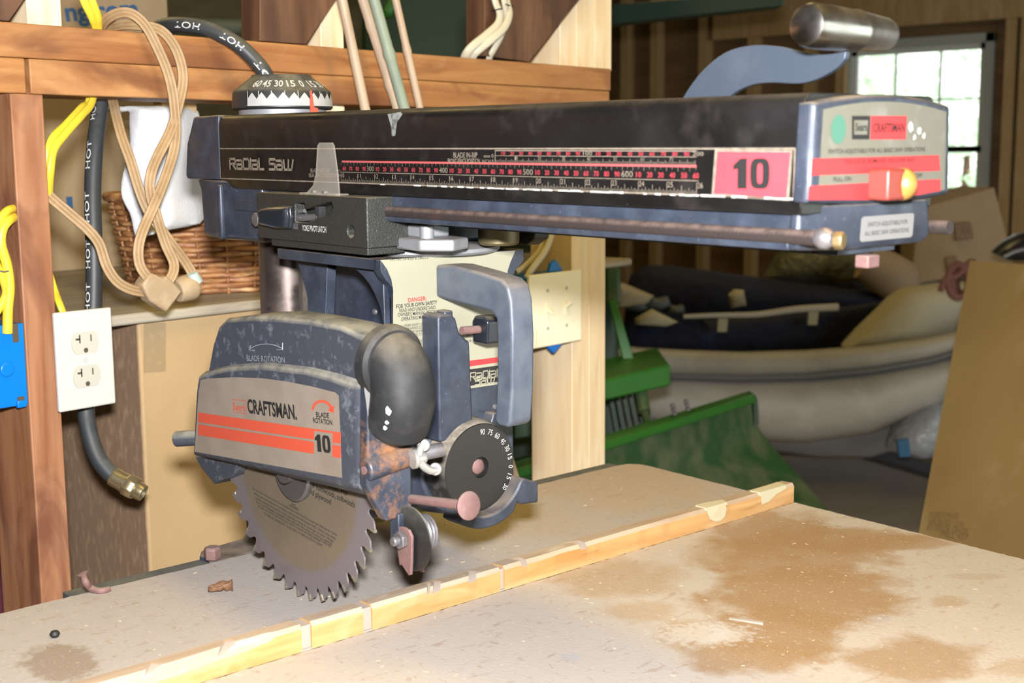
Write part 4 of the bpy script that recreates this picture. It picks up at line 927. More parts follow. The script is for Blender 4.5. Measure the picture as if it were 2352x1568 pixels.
for yc, up in ((1.596, -1), (1.645, 1)):
    b = mbw(M_PLATE2); b.box(.0185, .0205, yc-.005, yc+.005, 1.0665, 1.0905); b.loft([[(.020, yc-.004, 1.0765), (.020, yc+.004, 1.0765), (.020, yc+.004, 1.0835), (.020, yc-.004, 1.0835)], [(.031, yc-.0028, 1.078+up*.006), (.031, yc+.0028, 1.078+up*.006), (.031, yc+.0028, 1.082+up*.006), (.031, yc-.0028, 1.082+up*.006)]])
    ch(b, 'toggle', swp, ob)
    for zc in (1.048, 1.109): b = mbw(Mt('plate_screw', (.45, .43, .36), .4, .3).m if 'plate_screw' not in bpy.data.materials else bpy.data.materials['plate_screw']); b.cyl((.019, yc, zc), (.0202, yc, zc), .0028, n=12); ch(b, 'plate_screw', swp, ob)

def cable(name, m, ptsl, r, label, cat, sect=None, n=12, ref=None, tagit=True):
    b = mbw(m)
    for pts in ptsl: b.tube(crv([W(px, py, 'x', x) for px, py, x in pts], 7), r, n, sect=sect, ref=ref)
    o = b.build(name, sharp=60); return tag(o, label, cat)
M_YEL = Mt('yellow_cable', (.62, .46, .035), .4).noise((.5, .36, .03), 60, .55, .75, .5).m
M_WCAB = Mt('white_cable', (.50, .46, .35), .4).noise((.6, .52, .38), 30, .55, .8, .5).m
ovl = [(1.3*math.cos(a), .75*math.sin(a)) for a in [2*PI*k/12 for k in range(12)]]
cable('yellow_cable', M_YEL, [[(178, -60, -.03), (193, 0, -.03), (212, 40, -.035), (222, 75, -.045), (222, 150, -.05), (205, 232, -.04), (187, 250, -.03), (150, 290, -.02), (118, 325, -.01), (110, 380, -.01), (112, 440, -.02)]], .0042, 'yellow electric cable running down behind the beam, the one nearer the reddish post', 'cable', ovl)
cable('yellow_cable', M_YEL, [[(196, -60, -.03), (212, 0, -.03), (226, 40, -.035), (228, 75, -.045), (228, 150, -.05), (212, 232, -.03), (190, 262, -.02), (150, 308, -.01), (124, 345, -.005), (116, 400, -.005), (112, 460, -.02)]], .0036, 'yellow electric cable beside the first, farther from the reddish post', 'cable', ovl)
cable('yellow_cable', M_YEL, [[(108, 610, -.03), (125, 665, -.02), (138, 700, .0), (152, 735, .002)]], .0033, 'short piece of yellow cable going into the duplex outlet', 'cable', ovl)
cable('yellow_cable', M_YEL, [[(34, 478, -.01), (18, 483, .001), (2, 500, .004), (-12, 530, .004), (-14, 590, .004), (6, 640, .003), (14, 672, .002), (2, 700, .002), (-10, 720, .002)]], .0045, 'looped yellow cable at the left edge, outer loop above the blue box', 'cable')
cable('yellow_cable', M_YEL, [[(34, 498, -.01), (20, 506, .004), (6, 525, .006), (2, 560, .006), (16, 610, .006), (22, 660, .005), (18, 710, .003), (17, 765, .0015)]], .0055, 'thick yellow cable at the left edge dropping into the blue box', 'cable')
b = mbw(M_BOLT); b.tube([W(-10, 620, 'x', .009), W(10, 624, 'x', .0125), W(27, 621, 'x', .009)], .0008, 8); tag(b.build('cable_staple'), 'thin metal staple holding the yellow cables to the reddish post', 'staple')
cable('white_cable', M_WCAB, [[(1125, -80, .005), (1137, 0, .007), (1148, 30, .010), (1143, 56, .012), (1118, 80, .010), (1086, 106, .004), (1071, 124, -.004), (1062, 150, -.02)]], .0052, 'white cable bending left over the beam from the dark brace at the top', 'cable', ovl)
cable('white_cable', M_WCAB, [[(1152, -80, .005), (1164, 0, .008), (1170, 30, .014), (1160, 60, .018), (1134, 86, .016), (1102, 112, .006), (1086, 128, -.004), (1078, 155, -.02)]], .0050, 'white cable in front of the brace, second of the bunch at the top', 'cable', ovl)
cable('white_cable', M_WCAB, [[(1145, -80, .012), (1158, 0, .016), (1163, 40, .010), (1152, 80, .006), (1135, 112, .002), (1124, 132, -.006), (1120, 158, -.02)]], .0048, 'white cable of the top bunch nearest the pale studs', 'cable', ovl)
b = mbw(M_TXT); b.tube([W(1131, 26, 'x', .0), W(1145, 21, 'x', .018), W(1154, 20, 'x', .012)], .0009, 8); b.tube([W(1152, 8, 'x', .012), W(1165, 11, 'x', .022), W(1178, 15, 'x', .002)], .0009, 8); tag(b.build('cable_tie'), 'dark wire staple across the white cables at the top', 'staple')
cable('white_cable', M_WCAB, [[(1268, 480, -.03), (1266, 540, -.02), (1250, 580, -.012), (1224, 615, -.008), (1208, 642, -.006)]], .0048, 'white cable behind the arm, curving down to the switch plate', 'cable', ovl)
cable('white_cable', M_WCAB, [[(1245, 480, -.03), (1246, 540, -.03), (1240, 575, -.022), (1205, 612, -.02), (1185, 625, -.02)]], .0040, 'thin white cable behind the first one, bending off left above the switch plate', 'cable', ovl)

# black rubber hose lettered HOT
M_HOSE = Mt('black_rubber_hose', (.025, .028, .032), .5).dust((.14, .14, .12), .6, .2, .9).m
M_HTXT = Mt('hose_lettering', (.62, .64, .62), .6).m
def on_tube(b, P, s0, t, ln, h, r, flip=False, sp=1.05, up0=0.):
    vs, fc, x0, x1, H = glyphs(t, .0, sp); L_ = [0]
    for p, q in zip(P, P[1:]): L_.append(L_[-1]+(q-p).length)
    def at(s):
        s = max(0, min(s, L_[-1]-1e-5)); i = max(k for k in range(len(L_)-1) if L_[k] <= s); f_ = (s-L_[i])/(L_[i+1]-L_[i]); return P[i].lerp(P[i+1], f_), (P[min(i+2, len(P)-1)]-P[max(i-1, 0)]).normalized()
    out_ = []
    for x, y in vs:
        s = s0+(x-x0)/(x1-x0)*ln*(-1 if flip else 1); c, tt = at(s); nr = (CW-c); nr = (nr-tt*nr.dot(tt)).normalized(); sd = nr.cross(tt)*(-1 if flip else 1)
        th = (y/H-.5)*h/r+up0; out_.append(b.v(c+(nr*math.cos(th)+sd*math.sin(th))*(r+.0003)))
    for f in fc: b.f([out_[i] for i in f])
hp = crv([W(px, py, 'x', x) for px, py, x in ((318, 150, -.10), (335, 92, -.10), (370, 62, -.07), (420, 57, -.03), (480, 68, .0), (540, 98, .025), (585, 138, .04), (612, 175, .05), (632, 240, .05))], 8)
R_h = .0093
hose = empty('rubber_hose', W(420, 57, 'x', -.03), 'black rubber hose lettered HOT arching over the beam towards the mitre dial', 'hose')
def hchild(b, nm, par, **k):
    o = b.build(nm, None, **k); o.parent = par; o.matrix_local = par.matrix_world.inverted(); return o
b = mbw(M_HOSE); b.tube(hp, R_h, 20); b.m(M_HTXT)
tot = sum((q-p).length for p, q in zip(hp, hp[1:]))
def spos(P, px, py):
    best = None; s = 0
    for p, q in zip(P, P[1:]):
        v = (p-CW); z = v.dot(fw); X = 1176+FPX*v.dot(rw)/z; Y = 784-FPX*v.dot(uw)/z; d = (X-px)**2+(Y-py)**2
        if best is None or d < best[0]: best = (d, s)
        s += (q-p).length
    return best[1]
for a_, c_ in (((410, 52), (468, 57)), ((507, 80), (562, 112)), ((588, 145), (640, 215))):
    s0, s1 = spos(hp, *a_), spos(hp, *c_); on_tube(b, hp, s1, 'HOT', abs(s1-s0), .0072, R_h, flip=True)
hchild(b, 'hose_tube', hose, recalc=False)
hose2 = empty('rubber_hose', W(215, 500, 'x', -.05), 'black rubber hose hanging straight down behind the duplex outlet to a brass fitting', 'hose')
hq = crv([W(px, py, 'x', x) for px, py, x in ((236, 150, -.11), (230, 240, -.09), (219, 330, -.07), (213, 430, -.06), (215, 540, -.05), (216, 640, -.045), (214, 720, -.04), (208, 820, -.035), (198, 930, -.03), (203, 985, -.02), (222, 1045, -.005), (246, 1080, .008), (268, 1099, .018))], 8)
b = mbw(M_HOSE); b.tube(hq, .0098, 20); b.m(M_HTXT)
for y0, y1 in ((235, 285), (325, 395), (440, 510), (555, 622), (655, 715)):
    s0, s1 = spos(hq, 215, y0), spos(hq, 215, y1); on_tube(b, hq, s1, 'HOT', abs(s1-s0), .006, .0098, flip=True, up0=.75)
hchild(b, 'hose_tube', hose2, recalc=False)
M_BRASS = Mt('brass_fitting', (.55, .47, .28), .28, .9).m
b = mbw(M_BRASS); f0 = W(258, 1093, 'x', .014); f1 = W(303, 1118, 'x', .034); dd = (f1-f0).normalized()
b.lathe([(.0105, 0), (.0112, .004), (.0108, .012), (.0115, .016), (.0115, .021)], f0, dd, 28); b.lathe([(.0125, .018), (.0138, .020), (.0138, .030), (.0125, .032)], f0, dd, 8); b.lathe([(.0095, .030), (.0105, .034), (.0098, .042), (.008, .042), (.008, .03)], f0, dd, 28)
hchild(b, 'brass_coupling', hose2, bevel=.0006)['label'] = 'brass hose coupling'

# tan extension cord
M_CORD = Mt('tan_cord', (.27, .175, .085), .6).noise((.36, .25, .14), 40, .45, .7, .8).noise((.15, .09, .045), 90, .6, .8, .6).m
se = []
for c_ in (-.62, 0, .62):
    pass
se = [(x, y) for x, y in ((-1.0, -.1), (-.9, -.36), (-.66, -.42), (-.42, -.30), (-.33, -.22), (-.22, -.32), (0, -.42), (.22, -.32), (.33, -.22), (.42, -.30), (.66, -.42), (.9, -.36), (1, -.1), (1, .1), (.9, .36), (.66, .42), (.42, .30), (.33, .22), (.22, .32), (0, .42), (-.22, .32), (-.33, .22), (-.42, .30), (-.66, .42), (-.9, .36), (-1, .1))]
cord = empty('extension_cord', W(375, 650, 'x', .02), 'tan flat extension cord looped over the beam, its plug and socket hanging below', 'extension cord')
b = mbw(M_CORD)
for pts in (((225, 75, -.06), (245, 45, -.03), (275, 30, -.01), (305, 33, .003), (335, 60, .010), (362, 110, .013), (385, 165, .015), (397, 215, .017), (402, 260, .018), (404, 300, .02), (398, 350, .022), (375, 420, .024), (350, 480, .026), (328, 530, .028), (318, 570, .028), (322, 610, .028), (345, 645, .03)),
            ((250, 62, -.05), (290, 57, -.02), (335, 60, .002), (372, 72, .008), (400, 105, .012), (417, 150, .014), (420, 190, .016), (410, 240, .017), (392, 300, .018), (362, 360, .020), (347, 400, .020), (345, 440, .02), (358, 490, .02), (380, 560, .02), (398, 600, .022), (398, 625, .026), (385, 650, .028)),
            ((258, 225, -.06), (266, 262, -.035), (280, 315, -.02), (300, 370, -.01), (318, 430, -.002), (338, 480, .004), (365, 520, .010), (395, 560, .014), (425, 600, .014), (443, 632, .016), (446, 660, .018)),
            ((95, 430, -.03), (120, 456, -.012), (160, 490, .0), (200, 525, .006), (228, 560, .010), (245, 610, .014), (268, 645, .018), (300, 664, .022), (340, 672, .024))):
    b.tube(crv([W(px, py, 'x', x) for px, py, x in pts], 6), .0060, sect=se, ref=(CW-W(300, 400, 'x', 0)).normalized())
hchild(b, 'cord_wire', cord, sharp=50)
M_PLUG = Mt('tan_plug', (.30, .21, .12), .6).noise((.38, .29, .19), 60, .45, .7, .7).m
b = mbw(M_PLUG); q = [W(px, py, 'x', .034) for px, py in ((327, 655), (348, 625), (378, 640), (384, 632), (421, 669), (384, 717), (345, 690))]; b.sweep(q, (-.02, 0, 0)); hchild(b, 'plug', cord, bevel=.003, seg=2)
b = mbw(M_PLUG); p0, p1 = W(405, 668, 'x', .012), W(450, 655, 'x', .012); b.tube([p0, p0.lerp(p1, .3), p0.lerp(p1, .75), p1], [.014, .0155, .0165, .012], 20); hchild(b, 'socket', cord, bevel=.002)
b = mbw(Mt('grey_tape', (.33, .40, .38), .5).m); p0, p1 = W(441, 626, 'x', .019), W(449, 648, 'x', .018); b.tube([p0, p1], [.0066, .009], 14); hchild(b, 'tape_wrap', cord)

# bamboo canes leaning behind the arm
M_BAM1 = Mt('pale_bamboo', (.40, .30, .205), .5).noise((.30, .21, .14), 30, .5, .7, .7, st=(1, 1, .2)).m; M_BAM2 = Mt('green_bamboo', (.22, .26, .19), .5).noise((.15, .19, .16), 30, .45, .7, .8, st=(1, 1, .2)).m
for i, (m_, x0, x1, xx, wpx, nodes, lab) in enumerate(((M_BAM1, 785, 838, .045, 23, (72, 300), 'pale bamboo cane standing alone nearest the pine stud'), (M_BAM1, 832, 912, .030, 23, (62, 200), 'pale bamboo cane behind the greenish one'),
        (M_BAM2, 858, 928, .055, 26, (120,), 'greenish grey bamboo cane in the middle of the canes'), (M_BAM1, 908, 964, .045, 18, (115,), 'thin pale bamboo cane apart from the others, nearest the white cables'))):
    q0 = W(x0, -5, 'x', xx); q1 = W(x1, 246, 'x', xx); d = q1-q0; a_ = q0-d*1.2; c_ = q0+d*((q0.z-.002)/(q0.z-q1.z))
    if i == 1: a_ = q0-d*1.2
    r_ = wpx/2*q0.lerp(q1, .5).__sub__(CW).dot(fw)/FPX; n_ = 200; P = [a_.lerp(c_, k/n_) for k in range(n_+1)]; rr = [r_]*(n_+1)
    for k in range(n_+1):
        v = P[k]-CW; py = 784-FPX*v.dot(uw)/v.dot(fw)
        for nd in nodes:
            if abs(py-nd) < 5: rr[k] = r_*1.16
    b = mbw(m_); b.tube(P, rr, 18); tag(b.build('bamboo_cane', loc=c_), lab, 'cane')

# ---- boxes, basket, towel behind the wall
M_KRAFT = Mt('kraft_cardboard', (.37, .255, .13), .75).noise((.33, .22, .105), 8, .4, .7, .6).noise((.42, .30, .17), 300, .5, .75, .5).m
M_KRAFTD = Mt('brown_cardboard', (.36, .27, .165), .75).noise((.30, .21, .12), 10, .4, .7, .7).noise((.44, .34, .22), 300, .5, .75, .5).m
M_KRAFTS = Mt('speckled_darkened_cardboard', (.20, .125, .075), .8).noise((.32, .22, .14), 120, .5, .7, .8, st=(1, 1, .35)).m  # shade painted into the box side's colour; also marks on the far box
M_TAPE = Mt('packing_tape', (.27, .19, .10), .5).noise((.33, .25, .14), 90, .5, .7, .6).m
M_BLUEI = Mt('blue_box_print', (.03, .10, .24), .6).m
sh = bx('shelf_board', M_SHELFW, -.95, -.100, .76, 2.0, 1.1155, 1.1295, 'weathered grey-brown shelf board under the wicker basket', 'shelf', bevel=.004)
for k in range(2): bx('shelf_leg', M_SHELFW, -.93, -.89, (.80, 1.94)[k], (.84, 1.98)[k], 0, 1.1155, parent=sh).matrix_local = sh.matrix_world.inverted()
boxt = empty('cardboard_box', (-.12, 1.10, 0), 'large kraft cardboard box standing under the shelf behind the blade guard', 'box')
b = mbw(M_KRAFT); b.box(-.55, -.12, .934, 1.45, 0, 1.1135); o = hchild(b, 'box_body', boxt, bevel=.003)
b = mbw(M_KRAFTS); b.box(-.548, -.123, .9325, .9345, .002, 1.112); hchild(b, 'shaded_box_side', boxt)['label'] = 'speckled side of the box, shade put into its darker colour'  # face turned away from the flash, its shade painted as darker cardboard
b = mbw(M_TAPE); q = [W(px, py, 'x', -.1192) for px, py in ((331, 743), (381, 740), (381, 852), (331, 856))]; b.sweep(q, (-.0005, 0, 0)); hchild(b, 'tape', boxt)
bx_ = empty('cardboard_box', (-.76, .9, 1.1295), 'brown cardboard box with blue lettering standing on the shelf behind the hose', 'box')
xb = -.74; y0, y1 = W(20, 620, 'x', xb).y, W(387, 40, 'x', xb).y; zt = 1.62
b = mbw(M_KRAFTD); b.box(xb-.3, xb, y0, y1, 1.13, zt); hchild(b, 'box_body', bx_, bevel=.003)
b = mbw(M_BLUEI); b.text('ng.com', W(152, 48, 'x', xb), W(318, 38, 'x', xb), (1, 0, 0), .031, .03, .0008); hchild(b, 'box_print', bx_, recalc=False)['label'] = 'blue printed letters'
b = mbw(M_BLUEI); b.text('1', W(154, 484, 'x', xb), W(168, 483, 'x', xb), (1, 0, 0), .024, .03, .0008); hchild(b, 'box_number', bx_, recalc=False)['label'] = 'blue printed number'
# basket
M_WICK = Mt('wicker', (.42, .20, .075), .5).noise((.22, .085, .035), 55, .42, .6, 1., st=(1, .5, 3)).noise((.60, .38, .17), 40, .55, .7, .9, st=(1, .5, 3), off=(3, 3, 3)).m
bk = empty('wicker_basket', (-.305, 1.235, 1.1295), 'brown wicker basket on the shelf, half covered by the white towel', 'basket')
c = V((-.305, 1.235, 0)); nr_, ns = 17, 26
for layer in (0,):
    b = mbw(M_WICK)
    for k in range(nr_):
        z = 1.134+k*.0075; g = 1+k*.010; P = []
        for j in range(ns*6+1):
            a = 2*PI*j/(ns*6); wv = .0035*math.sin(ns*a/2*1+(k % 2)*PI); P.append(c+V(((.125*g+wv)*math.cos(a), (.168*g+wv)*math.sin(a), z+.0012*noise.noise(V((a*6, k*2., 1))))))
        b.tube(P, .0041, 7, caps=False)
    hchild(b, 'weave', bk, sharp=80)
b = mbw(M_WICK)
for j in range(ns):
    a = 2*PI*(j+.5)/ns; b.tube([c+V((.125*g*math.cos(a), .168*g*math.sin(a), z)) for g, z in ((1, 1.130), (1.18, 1.272))], .0026, 6)
b.tube([c+V((.149*math.cos(a), .2*math.sin(a), 1.268)) for a in [2*PI*k/60 for k in range(61)]], .007, 10, caps=False)
b.lathe([(.10, 0), (.122, .001), (.122, .006), (.10, .006)], c+V((0, 0, 1.130)), (0, 0, 1), 40); hchild(b, 'stakes', bk, sharp=80)
# towel
M_TOWEL = Mt('white_terry_cloth', (.80, .80, .82), .95).bump(900, 1., .002).bump(120, .5, .003).set(Sheen_Weight=.4).m
b = mbw(M_TOWEL)
rows = [(252, 302, 452), (262, 299, 456), (300, 300, 460), (340, 303, 462), (380, 288, 464), (420, 279, 466), (455, 277, 468), (485, 300, 470), (515, 306, 470), (540, 312, 400)]
G = []
for i, (py, l_, r_) in enumerate(rows):
    row = []
    for j in range(23):
        u_ = j/22; px = l_+(r_-l_)*u_; x = -.10-.05*(2*u_-1)**2+.009*math.sin(u_*11+i*.35)+.006*noise.noise(V((u_*6, i*.6, 2))); pyy = py+(1-abs(2*u_-1))*0
        if i == len(rows)-1: pyy = 546-(px-330)*.42 if px > 330 else 546
        row.append(W(px, min(pyy, 549), 'x', x))
    G.append(row)
# fold over the top
top_ = [[p+V((-.04-.03*k, 0, .004-.004*k)) for p in G[0]] for k in (1, 0)]
b.loft(top_[:1]+top_[1:]+G, caps=False, closed=False)
o = b.build('towel', sharp=80, recalc=True); so = o.modifiers.new('s', 'SOLIDIFY'); so.thickness = .007; so.offset = 0; su = o.modifiers.new('u', 'SUBSURF'); su.levels = su.render_levels = 1
tag(o, 'white terry towel hanging over the wicker basket behind the tan cord', 'towel')
b = mbw(M_KRAFT); b.cyl(W(362, 246, 'x', -.15), W(440, 248, 'x', -.15), .011, n=24); tag(b.build('cardboard_tube'), 'beige roll on top of the white towel under the beam', 'roll')

# far side of the partition: grey-green pipe and boards
b = mbw(Mt('grey_green_pipe', (.22, .27, .22), .5).m); b.cyl(W(380, 58, 'x', -3.2), W(720, 66, 'x', -3.2), .035, n=20); tag(b.build('pipe'), 'grey-green horizontal pipe seen above the beam behind the hose', 'pipe')
b = mbw(M_STUD); b.box(-4.59, -4.50, 2.0, 2.12, 0, 2.9); tag(b.build('wall_stud'), 'lone stud on the olive wall behind the boxes', 'wall stud')

# ---- background through the right half
def pris(m, pts, dep, th, b=None):               # outline at real distance, given real thickness away from the viewer
    b = b or mbw(m); h = V((fw.x, fw.y, 0)).normalized()
    P = [D(px, py, dep if not isinstance(dep, (list, tuple)) else dep[i]) for i, (px, py) in enumerate(pts)]
    b.m(m); b.loft([P, [p+h*th for p in P]]); return b
def pillow(m, pts, dep, th, b=None, n=4):        # soft, bulging body
    b = b or mbw(m); b.m(m); h = V((fw.x, fw.y, 0)).normalized(); P = [D(px, py, dep if not isinstance(dep, (list, tuple)) else dep[i]) for i, (px, py) in enumerate(pts)]
    P2 = []
    for i in range(len(P)): P2 += [P[i], P[i].lerp(P[(i+1) % len(P)], .5)]
    c = sum(P2, V())/len(P2); R_ = []
    for k in range(-n, n+1):
        t = k/n; R_.append([c+(p-c)*(math.sqrt(max(0, 1-t*t))*.55+.45 if abs(t) < 1 else .4)+h*(t+1)*th/2 for p in P2])
    b.loft(R_); return b
M_GREENP = Mt('green_tractor_paint', (.022, .085, .022), .5).noise((.018, .055, .018), 6, .4, .7, .7).noise((.13, .14, .075), 9, .42, .62, .7, det=8).m
M_GREENB = Mt('bright_green_paint', (.03, .17, .02), .42).noise((.02, .11, .02), 8, .5, .8, .5).m
M_GREEND = Mt('dark_green_paint', (.008, .035, .012), .5).m
tr = empty('garden_tractor', D(1450, 1300, 3.4), 'green garden tractor with a wide plow blade behind the stud wall', 'tractor')
b = mbw(M_GREENP)
Lp = [(1100, 1112, 2.60), (1100, 1140, 2.60), (1100, 1200, 2.66), (1100, 1300, 2.66), (1100, 1420, 2.56)]
Rp = [(1731, 916, 3.56), (1737, 975, 3.56), (1768, 1018, 3.60), (1850, 1110, 3.52), (1965, 1245, 3.36)]
A = []
for (a, p, d0), (c_, q, d1) in zip(Lp, Rp): A.append([D(a+(c_-a)*t, p+(q-p)*t, 1/((1-t)/d0+t/d1)) for t in [k/14 for k in range(15)]])
hh = V((fw.x, fw.y, 0)).normalized()
b.loft(A, caps=False, closed=False); b.loft([[p+hh*.02 for p in r] for r in A], caps=False, closed=False)
pb = hchild(b, 'plow_blade', tr, sharp=60)
b = mbw(M_GREENB); P0 = [D(1731, 902, 3.56), D(1731, 922, 3.56), D(1100, 1122, 2.60), D(1100, 1098, 2.60)]; b.loft([[p-hh*.03 for p in P0], [p+hh*.05 for p in P0]]); P1 = [D(px, py, 3.5) for px, py in ((1650, 935), (1728, 908), (1732, 985), (1650, 1010))]
hchild(b, 'blade_flange', tr, bevel=.006)
b = mbw(M_GREEND); b.tube(crv([D(px, py, 3.55) for px, py in ((1650, 930), (1700, 910), (1722, 907), (1733, 920), (1735, 975))], 5), .008, 10); hchild(b, 'edge_rod', tr)
b = mbw(M_BOLT)
for px, py in ((1547, 940), (1578, 930)):
    for k in range(3): cc = D(px+(k-1)*2, py+(k-1)*9, 3.2); b.lathe([(.0, -.006), (.006, -.003), (.006, .003), (0, .006)], cc, (0, 0, 1), 10)
hchild(b, 'flange_pins', tr)
b = pris(M_GREENB, ((1250, 905), (1540, 836), (1540, 886), (1250, 952)), (2.95, 3.3, 3.3, 2.95), .30); hchild(b, 'front_platform', tr, bevel=.006)
b = pris(M_GREENB, ((1398, 692), (1414, 686), (1458, 830), (1432, 832)), 3.42, .03); hchild(b, 'lift_bar', tr, bevel=.003)
b = mbw(M_GREENP); b.tube([D(1470, 890, 3.28), D(1480, 945, 3.25), D(1481, 947, 3.25), D(1494, 1000, 3.18)], [.016, .016, .009, .009], 14); hchild(b, 'lift_cylinder', tr)
b = mbw(M_GREEND)
for k in range(6): pris(M_GREEND, ((1395+k*15, 890), (1403+k*15, 890), (1425+k*15, 1000-k*5), (1415+k*15, 1002-k*5)), 3.5, .1, b)
hchild(b, 'grille', tr)
b = pris(M_GREEND, ((1060, 560), (1395, 600), (1420, 640), (1425, 1040), (1000, 1120)), 3.75, .7); hchild(b, 'engine_hood', tr, bevel=.02)
b = pris(M_GREENP, ((1180, 830), (1240, 830), (1240, 1000), (1180, 1010)), 3.0, .1); hchild(b, 'side_frame', tr, bevel=.004)
b = pris(M_GREENP, ((1391, 600), (1425, 612), (1428, 700), (1391, 700)), 3.6, .1); hchild(b, 'hood_corner', tr, bevel=.01)
b = pris(M_GREEND, ((830, -200), (1330, -200), (1330, 250), (1250, 300), (830, 300)), 3.9, .5); b.m(M_GREENB); b.tube([D(885, 40, 3.7), D(920, -30, 3.7)], .016, 12); hchild(b, 'cab_panel', tr, bevel=.02)
b = pris(M_GREENP, ((1180, 1060), (1240, 1045), (1240, 1062), (1180, 1078)), 2.9, .03); hchild(b, 'lower_bar', tr)

# dinghy on its trailer
M_RUB = Mt('grey_white_rubber', (.40, .375, .33), .55).noise((.30, .28, .24), 3, .45, .7, .7, st=(1, 1, 3)).noise((.46, .44, .40), 12, .5, .7, .5).m
M_RUBG = Mt('grey_rub_strake', (.20, .215, .22), .5).m; M_HULL = Mt('hull_grey', (.33, .32, .31), .5).m
M_NAVY = Mt('navy_cover', (.008, .011, .035), .8).noise((.018, .028, .085), 5, .5, .75, .8).bump(20, .6, .02).m
M_CREAMC = Mt('cream_canvas', (.50, .47, .36), .8).noise((.36, .33, .20), 4, .5, .7, .7).m
din = empty('inflatable_dinghy', D(1850, 1010, 5.0), 'grey-white inflatable dinghy with a navy inside on a trailer at the back of the garage', 'boat')
cols_ = [(1340, 800, 850, 930), (1450, 798, 856, 960), (1560, 805, 862, 985), (1700, 810, 866, 1005), (1850, 806, 862, 1012), (2000, 795, 848, 990), (2130, 778, 826, 940), (2240, 752, 796, 880), (2330, 715, 752, 810)]
R1 = []; R2 = []; R3 = []
for px, yt, ys, yb_ in cols_:
    t = (px-1340)/990; d = 4.9-.35*t
    def seg(c_, ry, rdep, n=14): return [D(px, c_+ry*math.sin(a), d+rdep-rdep*math.cos(a)) for a in [2*PI*k/n for k in range(n)]]
    R1.append(seg((ys+yb_)/2+4, (yb_-ys)/2+2, .11)); R2.append(seg((yt+ys)/2, (ys-yt)/2+3, .07)); R3.append(seg(ys+2, 7, .03, 8))
b = mbw(M_RUB); b.loft(R1); b.loft(R2); b.m(M_RUBG); 
hchild(b, 'side_tube', din, sharp=80)
b = mbw(M_RUBG); b.loft(R3); hchild(b, 'rub_strake', din, sharp=80)
b = mbw(M_HULL); keel = []
for px, y0_, y1_ in ((1500, 960, 975), (1620, 975, 1010), (1750, 985, 1035), (1880, 985, 1052), (2000, 980, 1052), (2100, 950, 1020), (2190, 900, 960)):
    keel.append([D(px, y0_, 4.85), D(px, y1_-8, 4.95), D(px, y1_, 5.1), D(px, y0_, 5.6)])
b.loft(keel); hchild(b, 'hull', din, sharp=60)
b = pillow(M_NAVY, ((1440, 700), (1500, 738), (1600, 742), (1750, 732), (1925, 712), (2065, 694), (2020, 745), (1950, 806), (1700, 815), (1560, 812), (1430, 800)), [5.0]*11, .12); hchild(b, 'navy_side', din, sharp=80)
b = pillow(M_NAVY, ((1440, 690), (1455, 640), (1490, 615), (1560, 618), (1750, 643), (1900, 664), (2070, 680), (2065, 700), (1925, 715), (1750, 735), (1600, 745), (1500, 742)), [5.5]*12, .3); hchild(b, 'navy_far_side', din, sharp=80)
b = pillow(M_CREAMC, ((1953, 806), (1985, 772), (2030, 728), (2068, 690), (2100, 668), (2180, 658), (2245, 655), (2300, 690), (2300, 760), (2200, 790), (2080, 806)), [4.75]*11, .25); hchild(b, 'bow_cover', din, sharp=80)['label'] = 'cream canvas bow cover'
b = mbw(Mt('pale_rope', (.55, .52, .48), .8).m); b.tube(crv([D(px, py, 4.93) for px, py in ((1570, 727), (1650, 724), (1740, 722), (1830, 710), (1925, 705))], 4), [.008+.0004*k for k in range(17)], 8)
hchild(b, 'grab_line', din)
for px, py in ((1660, 748), (1868, 732)):
    b = pris(M_CREAMC, ((px-10, py-16), (px+12, py-16), (px+9, py+14), (px-12, py+14)), 4.93, .02); hchild(b, 'patch', din)
b = pillow(M_CREAMC, ((1676, 680), (1690, 666), (1712, 668), (1718, 705), (1682, 710)), 5.25, .08); hchild(b, 'seat_end', din)
b = pillow(Mt('beige_board', (.42, .36, .25), .7).m, ((1405, 645), (1440, 655), (1505, 682), (1490, 700), (1430, 710), (1405, 705)), 4.95, .1); b.m(M_CREAMC)
pillow(M_CREAMC, ((1460, 735), (1500, 712), (1560, 742), (1535, 752), (1462, 748)), 4.9, .08, b); hchild(b, 'stern_seat', din, sharp=80)
b = mbw(Mt('grey_gear', (.10, .12, .13), .6).m)
for px, py, r_ in ((1462, 706, 30), (1510, 700, 34), (1555, 714, 22)): pillow(b.mats[0], ((px-r_, py+6), (px-r_*.6, py-r_*.5), (px+r_*.1, py-r_*.35), (px+r_*.8, py-r_*.5), (px+r_, py+4), (px+r_*.3, py+r_*.45)), 5.0, .1, b)
hchild(b, 'stern_gear', din, sharp=80)
M_TRAIL = Mt('galvanised_frame', (.14, .14, .15), .5, .5).m
tl = empty('boat_trailer', D(1915, 1040, 5.3), 'dark metal trailer frame under the dinghy', 'trailer')
b = mbw(M_TRAIL); b.tube([D(1660, 930, 5.9), D(1740, 965, 5.7), D(1915, 1018, 5.35), D(2150, 1085, 4.95), D(2330, 1135, 4.7)], .03, 4); hchild(b, 'tongue', tl)
b = mbw(M_TXT); pris(M_TXT, ((1898, 985), (1935, 995), (1933, 1035), (1900, 1030)), 5.25, .08, b); hchild(b, 'roller_bracket', tl, bevel=.004)
b = mbw(M_TXT); b.cyl(D(1700, 1000, 6.2), D(1560, 1000, 6.4), .2, n=24); hchild(b, 'wheel', tl)
b = pillow(Mt('silvery_plastic_bag', (.30, .32, .36), .25).bump(15, .8, .03).m, ((2062, 1050), (2080, 1000), (2120, 960), (2150, 930), (2185, 925), (2185, 1060), (2130, 1070)), 4.6, .25); tag(b.build('plastic_bag', sharp=80), 'silvery plastic bag on the floor beside the leaning plywood sheet', 'bag')
